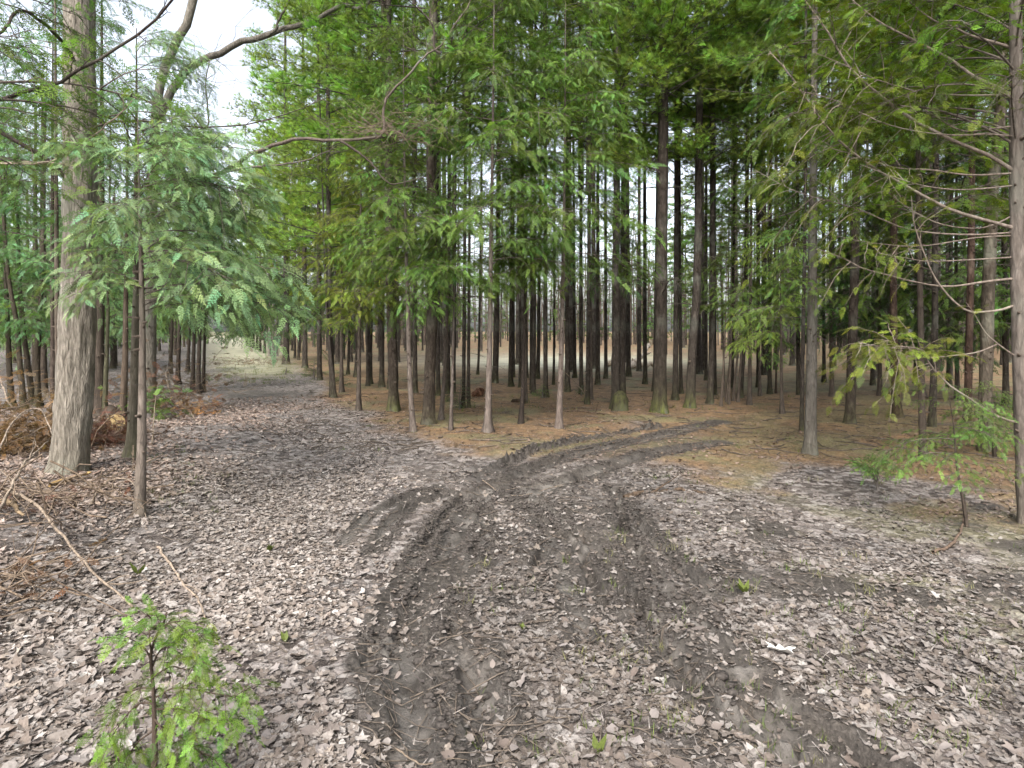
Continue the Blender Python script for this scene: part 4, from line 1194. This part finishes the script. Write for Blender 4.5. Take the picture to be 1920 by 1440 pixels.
LCOL = LCOL * .72 + np.array([[.195, .170, .157]]) * .28
def gmask(X, Y):
    h, ne, mu, gr, sm, bm, pale = ground_info(X, Y)
    return h, np.clip((1 - mu * .85) * (1 - ne * .5) * (1 - gr * .35), 0.02, 1), ne, mu
def litter():
    r = np.random.default_rng(23)
    n = 360000
    d = 1.3 * (16 / 1.3) ** (r.random(n) ** .72)
    a = np.radians(r.uniform(-47, 47, n))
    X, Y = d * np.sin(a), d * np.cos(a)
    h, m, ne, mu = gmask(X, Y)
    uu = 960 + F * X / np.maximum(Y, .5)
    patch = np.clip(3.2 * fbm(X * 1.1, Y * 1.1, 91, 4) - .75, .12, 1.3) * (1 - .62 * sstep(620, 820, uu) * sstep(.70, .42, fbm(X * 1.7, Y * 1.7, 95, 3)))
    keep = r.random(n) < m * patch
    X, Y, h, ne = X[keep], Y[keep], h[keep], ne[keep]
    k = len(X)
    s = (.009 + .044 * r.random(k) ** 2.6) * (1 + .75 * sstep(-.9, -1.9, X) * sstep(4.5, 2.6, Y) + .3 * sstep(-2, -4, X))
    az = r.uniform(0, 6.283, k)
    x = np.stack([np.cos(az), np.sin(az), r.normal(0, .16, k)], 1)
    up = np.stack([r.normal(0, .27, k), r.normal(0, .27, k), np.ones(k)], 1)
    P = np.stack([X, Y, h + .002 + r.uniform(0, .013, k)], 1)
    M = frames(x, up)
    w_ = np.array([.24, .09, .22, .16, .01, .15, .09, .04])
    ci = r.choice(len(LCOL), k, p=w_)
    c = LCOL[ci] * r.uniform(.8, 1.1, (k, 1)) * (1.32 - .32 * sstep(620, 1000, 960 + F * X / np.maximum(Y, .5)))[:, None]  # leaves lighter towards the left, the light on that side painted in
    # under the pines the leaves are redder, on the left bank browner
    red = np.clip(ne * .7 + .35 * sstep(-2.4, -3.8, X + .05 * Y), 0, 1)[:, None]
    c = c * (1 - red) + c * np.array([1.12, .80, .64]) * red
    c = c * (.62 + .8 * fbm(X * .8 + 4, Y * .8, 93, 4))[:, None] * np.array([.98, 1.0, .985])
    idx = r.integers(0, len(LP), k)
    vs, fs, cs, o_ = [], [], [], 0
    for qi, (pv, pf) in enumerate(LP):
        mm = idx == qi
        v, f = scatter(pv, pf, M[mm], P[mm], s[mm][:, None])
        vs.append(v); fs.append(f + o_); cs.append(np.repeat(c[mm], len(pv), 0)); o_ += len(v)
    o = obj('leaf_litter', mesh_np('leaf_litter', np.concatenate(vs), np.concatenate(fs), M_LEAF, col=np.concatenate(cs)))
    tag(o, 'dry pale brown leaf litter covering the ground', 'leaf litter', None, 'stuff')
    print('litter leaves', k)
litter()

def near_leaves():
    r = np.random.default_rng(31)
    meshes = []
    for i, (v, f) in enumerate(LP):
        for c in (0, 2, 5, 0, 1, 3):
            meshes.append(mesh_np('leaf', v, f, M_LEAF, col=np.repeat(LCOL[c][None], len(v), 0)))
    n = 0
    while n < 298:
        u = r.uniform(-10, 1930); v = r.uniform(1060, 1445)
        X, Y = gp(u, v)
        h, m, ne, mu = gmask(np.array([X]), np.array([Y]))
        if r.random() > m[0] + .12: continue
        o = obj('leaf', R.choice(meshes), FLOOR, (X, Y, h[0] + .018), (r.normal(0, .25), r.normal(0, .25), r.uniform(0, 6.28)), r.uniform(.035, .07))
        n += 1
    me = mesh_np('maple_leaf', *leaf_proto(4, 'maple'), M_LEAF, col=np.repeat(np.array([[.8, .77, .72]]), 15, 0))
    p = G(1462, 1228)
    tag(obj('maple_leaf', me, None, (p[0], p[1], p[2] + .02), (.1, .1, 1.2), .10), 'pale almost white maple leaf lying on the mud right of the ruts', 'leaf')
near_leaves()

def needle_litter():
    r = np.random.default_rng(41)
    n = 70000
    d = 2.0 * (15 / 2.0) ** (r.random(n) ** .75); a = np.radians(r.uniform(-46, 46, n))
    X, Y = d * np.sin(a), d * np.cos(a)
    h, m, ne, mu = gmask(X, Y)
    keep = r.random(n) < .12 + .75 * ne
    X, Y, h = X[keep], Y[keep], h[keep]; k = len(X)
    az = r.uniform(0, 6.283, k); L = r.uniform(.03, .10, k)
    dv = np.stack([np.cos(az), np.sin(az), r.normal(0, .18, k)], 1) * L[:, None]
    sv = np.stack([-np.sin(az), np.cos(az), np.zeros(k)], 1) * r.uniform(.0012, .003, (k, 1))
    P = np.stack([X, Y, h + .008], 1)
    v = np.stack([P - sv, P + sv, P + dv + [0, 0, .006]], 1).reshape(-1, 3); f = np.arange(3 * k).reshape(-1, 3)
    pal = np.array([(.30, .17, .09), (.2, .11, .06), (.4, .28, .17), (.12, .08, .055), (.42, .36, .3)])
    nk = ne[keep][:, None]
    cb = pal[r.integers(0, 5, k)]; cb = cb * nk + (1 - nk) * cb.mean(1, keepdims=True) * np.array([.8, .72, .66])
    c = np.repeat(cb * r.uniform(.7, 1.2, (k, 1)), 3, 0)
    tag(obj('needle_litter', mesh_np('needle_litter', v, f, M_NEED, col=c)), 'rusty fallen pine needles under the plantation', 'needle litter', None, 'stuff')
needle_litter()

def clods():
    r = np.random.default_rng(43)
    t = (1 + 5 ** .5) / 2
    iv = norm(np.array([(-1, t, 0), (1, t, 0), (-1, -t, 0), (1, -t, 0), (0, -1, t), (0, 1, t), (0, -1, -t), (0, 1, -t), (t, 0, -1), (t, 0, 1), (-t, 0, -1), (-t, 0, 1)], float))
    fi = np.array([(0,11,5),(0,5,1),(0,1,7),(0,7,10),(0,10,11),(1,5,9),(5,11,4),(11,10,2),(10,7,6),(7,1,8),(3,9,4),(3,4,2),(3,2,6),(3,6,8),(3,8,9),(4,9,5),(2,4,11),(6,2,10),(8,6,7),(9,8,1)])
    Ps = []
    for poly, hw, dep, berm in RW:
        q = resample(np.column_stack([poly, np.zeros(len(poly))]), 200)[:, :2]
        L = np.linalg.norm(np.diff(q, axis=0), axis=1).sum()
        k = int(L * 420)
        i = r.integers(0, 199, k); d = norm(q[i + 1] - q[i]); sgn = r.choice([-1, 1], k)
        off = np.abs(r.normal(hw * 1.5, hw * .5, k)) * sgn
        Ps.append(q[i] + np.stack([-d[:, 1], d[:, 0]], 1) * off[:, None] + r.normal(0, .02, (k, 2)))
    P2 = np.concatenate(Ps); P2 = P2[(P2[:, 1] < 13) & (P2[:, 1] > 1.2)]
    keep = fbm(P2[:, 0] * 2.5, P2[:, 1] * 2.5, 7, 2) > .45
    P2 = P2[keep]
    k = len(P2); h = ground_info(P2[:, 0], P2[:, 1])[0]
    s = np.minimum(r.lognormal(-5.0, .5, k), .026)
    M = frames(r.normal(0, 1, (k, 3)), r.normal(0, 1, (k, 3)))
    v, f = scatter(iv * r.uniform(.6, 1.3, (12, 1)), fi, M, np.column_stack([P2, h + s * .25]), np.column_stack([s * 1.5, s, s * .7]))
    tag(obj('mud_clods', mesh_np('mud_clods', v, f, M_MUDC)), 'dark crumbled mud clods thrown up along the wheel ruts', 'mud clods', None, 'stuff')
    print('clods', k)
clods()

def twig_litter():
    r = np.random.default_rng(47)
    parts = []
    for i in range(1450):
        if i < 600: u, vv = r.uniform(560, 1940), r.uniform(700, 860)
        elif i < 950: u, vv = r.uniform(-20, 1940), 700 + 740 * r.random() ** 1.3
        elif i < 1250: u, vv = r.uniform(680, 1400), r.uniform(880, 1440)
        else: u, vv = r.uniform(-20, 270), r.uniform(890, 1180)
        X, Y = gp(u, vv)
        l = r.uniform(.06, .3) * (1 if Y < 8 else 2.2); a = r.uniform(0, 6.283); z = H(X, Y) + .012 if i < 0 else 0
        p = np.array([[X, Y], [X + l * .5 * math.cos(a), Y + l * .5 * math.sin(a)], [X + l * math.cos(a + .3), Y + l * math.sin(a + .3)]])
        parts.append((p, r.uniform(.0015, .004) * (1 if Y < 8 else 2.4)))
    allp = np.concatenate([p for p, _ in parts]); hh = ground_info(allp[:, 0], allp[:, 1])[0].reshape(-1, 3)
    tb = [tube(np.column_stack([p, hh[i] + .012]), [w_, w_, w_ * .5], 4) for i, (p, w_) in enumerate(parts)]
    v, f = join(tb)
    tag(obj('twig_litter', mesh_np('twig_litter', v, f, M_STICK), color=(.5, .48, .47)), 'small broken twigs scattered over the ground', 'twig litter', None, 'stuff')
twig_litter()

def grass_tufts():
    r = np.random.default_rng(53)
    v, c = [], []
    spots = [(r.uniform(1150, 1930), 870 + 560 * r.random() ** 1.2) for _ in range(130)] + [(r.uniform(360, 640), r.uniform(668, 720)) for _ in range(260)] + [(r.uniform(640, 1500), r.uniform(740, 850)) for _ in range(80)] + [(r.uniform(250, 420), r.uniform(860, 960)) for _ in range(30)] + [(r.uniform(850, 1150), r.uniform(1000, 1430)) for _ in range(25)]
    g = np.array([gp(*s) for s in spots]); hh = ground_info(g[:, 0], g[:, 1])[0]
    for (X, Y), z in zip(g, hh):
        base = np.array(((.12, .16, .035), (.19, .19, .08), (.09, .13, .03))[r.integers(0, 3)])
        sc = 1 if Y < 12 else 2.2
        for j in range(r.integers(8, 22)):
            p = np.array([X, Y, z]) + np.append(r.normal(0, .035 * sc, 2), 0)
            d = np.array([r.normal(0, .6), r.normal(0, .6), 1.0]); d = d / np.linalg.norm(d) * r.uniform(.02, .07) * sc
            s = norm(np.array([d[1], -d[0], 0]) + 1e-6) * .0022 * sc
            v += [p - s, p + s, p + d]; c += [base * r.uniform(.7, 1.2)] * 3
    v = np.array(v)
    tag(obj('grass_tufts', mesh_np('grass_tufts', v, np.arange(len(v)).reshape(-1, 3), M_GRASS, col=np.array(c))), 'sparse thin grass sprouting through the leaves', 'grass', None, 'stuff')
grass_tufts()

# ------------------------------------------------------------------ foreground cedar seedling
sd_ = tree('cedar_seedling', 'bright green cedar seedling in the front left foreground', 288, 1490, 11, [(290, 1400), (288, 1300), (284, 1220), (310, 1160)], .62, M_CEDAR, 'seedling', None, 0, sides=8, tint=(.55, .45, .4), taper=.7)
r9 = np.random.default_rng(77)
rs = np.array(sd_['root'].location); Ys = sd_['Y']
for i, pts in enumerate((
    [(288, 1310), (330, 1290), (400, 1300), (440, 1305), (465, 1285)],
    [(290, 1330), (340, 1330), (390, 1350), (450, 1350)],
    [(288, 1320), (260, 1320), (230, 1350), (205, 1390)],
    [(288, 1290), (265, 1290), (240, 1300), (215, 1335)],
    [(286, 1250), (300, 1220), (340, 1200), (385, 1190)],
    [(285, 1240), (270, 1215), (240, 1195), (222, 1190)],
    [(286, 1270), (320, 1250), (350, 1255), (380, 1240)],
    [(284, 1215), (300, 1180), (330, 1165), (370, 1170)],
    [(288, 1360), (320, 1370), (360, 1400), (400, 1430)],
    [(288, 1370), (260, 1390), (235, 1420), (200, 1430)],
    [(284, 1225), (280, 1190), (285, 1165), (275, 1150)],
    [(288, 1345), (310, 1380), (315, 1420), (320, 1450)],
    [(286, 1300), (300, 1290), (315, 1310), (330, 1340)])):
    w3 = np.array([pp(x, y, Ys + r9.uniform(-.12, .12) * k / 3) for k, (x, y) in enumerate(pts)]) - rs
    wood, fol = leafy(w3, .0035, 800 + i, CED_HI, .25, .30, .021, .027, .056, .5, .8, 50, twig_r=.0012)
    b = obj('branch', mesh_np('branch', wood[0], wood[1], M_CEDAR, smooth=True), sd_['root'], color=(.6, .5, .42))
    obj('foliage', mesh_np('foliage', fol[0], fol[1], M_FOL, col=fol[2]), b, color=(.125, .225, .032))

# small sprouts
SPROUT = [((1200, 1115), 'tiny')]
def sprout(label, x, y, s, tint):
    p = G(x, y)
    r = np.random.default_rng(int(x))
    v, f = [], []
    for k in range(6):
        a = r.uniform(0, 6.28); d = np.array([math.cos(a) * .6, math.sin(a) * .6, .8])
        q = diamond(np.zeros(3), norm(d), norm(np.array([-d[0], -d[1], .9])), s * r.uniform(.7, 1.2), s * .22)
        b = len(v); v += q; f += [[b, b + 1, b + 2], [b, b + 2, b + 3]]
    tag(obj('sprout', mesh_np('sprout', np.array(v), np.array(f), M_GRASS, col=np.ones((len(v), 3))), None, p, color=tint), label, 'sprout', 'green sprouts')
    return
sprout('green sprout on the leaves right of the front seedling', 535, 1205, .06, (.11, .14, .03))
sprout('green upright sprout left of the path above the front seedling', 260, 1080, .10, (.11, .14, .03))
sprout('yellow green sprout on the open leaf litter left of the ruts', 505, 1035, .08, (.11, .14, .03))
sprout('green sprout in the mud at the bottom centre right', 1120, 1415, .07, (.11, .14, .03))
sprout('flat green leaf shoot right of the ruts', 1395, 1118, .09, (.11, .14, .03))
sprout('tiny green sprout between the ruts in the middle', 982, 1180, .05, (.11, .14, .03))
sprout('small green leaf left of the front seedling', 208, 1268, .05, (.11, .14, .03))

# ------------------------------------------------------------------ brush, sticks and logs
def stick(label, pts, r0, mat=None, color=(1, 1, 1), twigs=0, lift=.02, name='fallen_branch', cat='fallen branch', group=None, r1=.4, ztop=None):
    w3 = np.array([G(*p[:2]) + [0, 0, lift + (p[2] if len(p) > 2 else 0)] for p in pts])
    c = w3[0].copy()
    q = np.random.default_rng(int(abs(pts[0][0] * 7 + pts[0][1])))
    P = resample(w3, 22) + q.normal(0, r0 * .35, (22, 3))
    parts = [tube(P, r0 * np.linspace(1, r1, 22) * q.uniform(.88, 1.12, 22), 7, .15, 3)]
    for k in range(twigs):
        i = int(q.integers(4, 21)); l = q.uniform(.12, .45)
        d = norm(P[i] - P[i - 1]) * .7 + norm(q.normal(0, 1, 3) * [1, 1, .5] + [0, 0, .25]) * .7
        u = np.linspace(0, 1, 5)[:, None]
        parts.append(tube(P[i] + norm(d) * l * u + q.normal(0, .012, (5, 3)) * u, np.linspace(r0 * .4, r0 * .12, 5), 4))
    v, f = join(parts)
    o = obj(name, mesh_np(name, v - c, f, mat or M_STICK, smooth=True), None, c, color=color)
    tag(o, label, cat, group)
    return o
stick('pale stick running from the left edge down to the leaves', [(-20, 970, .1), (60, 1010, .12), (110, 1045, .1), (165, 1085, .04), (250, 1150, .01)], .014, color=(1.0, .93, .86), twigs=6)
stick('curved pale stick arching over the ground by the knotty sapling', [(168, 978), (190, 955, .05), (215, 945, .1), (250, 950, .1), (275, 985, .0)], .011, color=(.95, .9, .85), twigs=1)
stick('bent pale branch lying on the leaves above the front seedling', [(295, 1030), (318, 1060), (345, 1105), (370, 1130), (385, 1165)], .010, color=(1.2, 1.12, 1.05), twigs=3)
stick('long thin twig crossing the leaves at the left', [(30, 1070), (120, 1120, .03), (200, 1150, .02), (265, 1180)], .006, color=(.6, .52, .46), twigs=5)
stick('dark thin twig rising at the left edge', [(0, 1120), (70, 1060, .1), (150, 1000, .22)], .006, color=(.5, .44, .4), twigs=5)
stick('thin twig leaning over the left litter', [(140, 1095), (200, 1040, .08), (330, 960, .25)], .005, color=(.6, .52, .46), twigs=5)
stick('yellow brown decayed branch end at the left edge', [(-30, 1005, .06), (10, 1003, .09), (45, 1018, .05)], .024, color=(.9, .78, .6), twigs=0)
stick('grey stick propped against the slim pinkish trunk', [(1112, 758), (1085, 745, .25), (1056, 742, .62)], .016, color=(.7, .62, .55))
stick('low dead stick on the needles right of the pinkish trunk', [(1058, 770), (1090, 772), (1125, 777)], .03, color=(.5, .42, .36), twigs=3)
stick('curved root like branch on the leaves at the right', [(1748, 1038), (1785, 1022), (1805, 985), (1812, 950, .05)], .012, color=(.6, .5, .45))
stick('rotting brown branch lying right of the track fork', [(1170, 935), (1220, 925), (1280, 922), (1325, 930)], .03, color=(.35, .29, .24), twigs=1, lift=.0)
stick('thin twig on the mud in the middle of the fork', [(905, 905), (960, 925), (1060, 905)], .006, color=(.9, .85, .8), twigs=3)
stick('curved thin twig in the bottom rut', [(745, 1395), (790, 1425), (850, 1432), (880, 1425)], .004, color=(.7, .65, .6))
stick('white bleached fallen log at the far clearing, right of centre', [(1170, 693, .1), (1190, 690, .25), (1206, 687, .5), (1216, 684, .9)], .16, color=(2.3, 2.3, 2.3), twigs=6)
stick('pale log lying flat along the far clearing', [(1140, 688, .1), (1200, 690, .1), (1240, 688, .1)], .14, color=(1.8, 1.8, 1.7), twigs=4)
stick('second stick crossing the brush at the far left', [(-10, 1040, .1), (40, 975, .25), (90, 930, .35)], .014, color=(1.1, 1.05, 1.0), twigs=6)
stick('grey arching stick over the rusty brush at the left edge', [(-10, 940, .2), (30, 905, .5), (75, 890, .55), (105, 920, .3)], .010, color=(1.1, 1.05, 1.0), twigs=5)
stick('grey stick leaning behind the thick pale trunk', [(50, 870, .0), (20, 840, .4), (-10, 820, .9)], .02, color=(.9, .85, .8), twigs=5)
stick('pale forked branch lying beside the lane left', [(310, 735, .5), (320, 765, .25), (345, 770, .1), (365, 800, .0)], .016, color=(1.1, 1.05, .98), twigs=4)
stick('thin arching dry stem beside the lane brush', [(285, 860), (295, 790, .5), (312, 760, .75), (330, 790, .3)], .007, color=(1.0, .95, .85), twigs=2)
stick('small dark stump piece in the needle bed', [(962, 752), (975, 752, .02), (985, 756)], .06, color=(.25, .2, .17), name='stump_piece', cat='stump')
stick('reddish log end in the needle bed behind the pinkish trunk', [(890, 742, .03), (904, 741, .05)], .09, color=(.5, .3, .22), r1=.95, name='log_end', cat='log')

def burl():
    p = G(1158, 765)
    v, f = tube(np.array([[0, 0, -.1], [0, 0, .1], [.01, 0, .24], [.015, 0, .34], [.02, 0, .40]]), [.19, .17, .16, .12, .04], 12, .2, 4)
    tag(obj('burl_stump', mesh_np('burl_stump', v, f, M_PINE, col=np.ones((len(v), 3)) * .6, smooth=True), None, (p[0], p[1] - .22, p[2])), 'round dark mossy stump touching the foot of the burl pine', 'stump')
burl()

def log(label, x0, y0, x1, y1, Y0, Y1, r, col, name='cut_log'):
    a, b = pp(x0, y0, Y0), pp(x1, y1, Y1)
    root = bpy.data.objects.new(name, None); COL.objects.link(root); root.location = a
    tag(root, label, 'log')
    u = np.linspace(0, 1, 8)[:, None]
    v, f = tube(u * (b - a), np.full(8, r), 14, .12, 2, False)
    obj('bark', mesh_np('bark', v, f, M_CEDAR, col=np.zeros((len(v), 3)), smooth=True), root, color=(.5, .42, .35))
    d = norm(b - a)
    e = np.cross(d, [0, 0, 1.0]); e = norm(e); g = np.cross(e, d)
    th = np.linspace(0, 6.283, 15)[:-1]
    ring = np.array([-d * .004 + (e * math.cos(t) + g * math.sin(t)) * r * .97 for t in th])
    vv = np.vstack([ring, -d[None] * .006]); ff = np.array([[14, i, (i + 1) % 14] for i in range(14)])
    obj('cut_face', mesh_np('cut_face', vv, ff, M_WOOD), root, color=col)
log('log with pale yellow sawn end behind the brown pole on the left', 217, 792, 205, 772, 8.5, 10.3, .118, (.75, .8, .95))
log('small stick with orange cut end at the foot of the knotty sapling', 281, 864, 262, 868, 7.35, 7.6, .042, (1.2, .8, .8))
def split_wood():
    p = G(92, 948); q = G(168, 926)
    d = q - p; r = np.random.default_rng(8)
    side = norm(np.cross(d, [0, 0, 1.0])); n = 9
    v, f = [], []
    for i in range(n):
        t = i / (n - 1); wdt = .035 * (1 - .75 * abs(t - .45) ** 1.3) + r.normal(0, .003); hgt = .03 * (1 - t * .6)
        c = p + d * t + np.array([0, 0, .015 + .05 * t])
        for sx, sz in ((-1, 0), (-.3, 1), (.5, .8), (1, 0)):
            v.append(c + side * sx * wdt + np.array([0, 0, sz * hgt + r.normal(0, .003)]))
    for i in range(n - 1):
        for j in range(4):
            a, b2 = i * 4 + j, i * 4 + (j + 1) % 4
            f += [[a, b2, b2 + 4], [a, b2 + 4, a + 4]]
    f += [[0, 1, 2], [0, 2, 3], [n * 4 - 4, n * 4 - 2, n * 4 - 3], [n * 4 - 4, n * 4 - 1, n * 4 - 2]]
    tag(obj('split_wood', mesh_np('split_wood', np.array(v) - p, np.array(f), M_WOOD), None, p, color=(.62, .6, .62)), 'yellowish split wood piece at the foot of the thick pale trunk', 'wood piece')
split_wood()

T_RUST = (.135, .075, .043)
def brush(label, cx, cy, Y, n, rx, ry, rz, fs, tint, seed, name='brush_heap', sticks=30, green=0):
    """heap of dead cedar sprays and sticks"""
    r = np.random.default_rng(seed)
    c = np.array([(cx - 960) / F * Y, Y, 0.0]); c[2] = H(c[0], c[1])
    root = bpy.data.objects.new(name, None); COL.objects.link(root); root.location = c
    tag(root, label, 'brush heap')
    P = r.normal(0, 1, (n, 3)) * [rx, ry, rz]; P[:, 2] = np.abs(P[:, 2]) + .02
    D = r.normal(0, 1, (n, 3)) * [1, 1, .5]; U = r.normal(0, .7, (n, 3)) + [0, 0, .7]
    v, f, cc = place(CED + HEM, P, D, U, r.uniform(.6, 1.3, n) * fs, r, .3)
    o = obj('dead_foliage', mesh_np('dead_foliage', v, f, M_FOL, col=cc), root, color=tint); o['kind'] = 'stuff'
    parts = []
    for k in range(sticks):
        a = r.normal(0, 1, 3) * [rx, ry, rz * .8]; a[2] = abs(a[2]) + .03; l = r.uniform(.25, .9)
        d = norm(r.normal(0, 1, 3) * [1, 1, .55]); u = np.linspace(-.5, .5, 6)[:, None]
        q = a + d * l * u + r.normal(0, .02, (6, 3)) + np.array([0, 0, r.uniform(-.2, .3) * l]) * u ** 2; q[:, 2] = np.maximum(q[:, 2], .01)
        w_ = r.uniform(.003, .009)
        parts.append(tube(q, np.linspace(w_, w_ * .4, 6), 4))
    v, f = join(parts)
    o = obj('sticks', mesh_np('sticks', v, f, M_STICK), root, color=(.75, .66, .58)); o['kind'] = 'stuff'
brush('rusty heap of dead cedar sprays at the left edge', 45, 860, 7.3, 1000, .36, .32, .34, .13, T_RUST, 1, sticks=90)
brush('rusty dead sprays between the thick trunk and the mossy pole', 196, 850, 7.7, 420, .2, .22, .18, .12, T_RUST, 2, sticks=50)
brush('rust and grey brush heap beside the lane behind the mossy pole', 300, 760, 11.5, 260, .6, .6, .4, .19, (.18, .11, .065), 3, sticks=60)
brush('low dry bramble on the lane edge, tan and rust', 362, 790, 11.2, 90, .25, .2, .12, .14, (.3, .16, .08), 4, sticks=12)
brush('tangle of grey sticks at the left frame edge', 60, 985, 5.0, 60, .42, .35, .13, .09, T_RUST, 5, sticks=90)
brush('rusty sprays and sticks by the left bottom edge', 15, 1130, 3.6, 60, .22, .2, .05, .10, T_RUST, 6, sticks=26)
brush('grey brown brush pile lying across the far lane', 468, 684, 29, 40, 1.3, .3, .25, .3, (.16, .11, .08), 7, sticks=120)
brush('dark brush under the trees left of the three stems', 335, 722, 16.5, 120, .9, .6, .45, .24, (.1, .075, .05), 8, sticks=70)
brush('green sprig heap at the lane edge behind the knotty sapling', 290, 795, 10.2, 90, .18, .2, .28, .16, T_MID, 9, name='low_shrub', sticks=10)

print('objects', len(bpy.data.objects), 'tris', sum(len(m.polygons) for m in bpy.data.meshes))
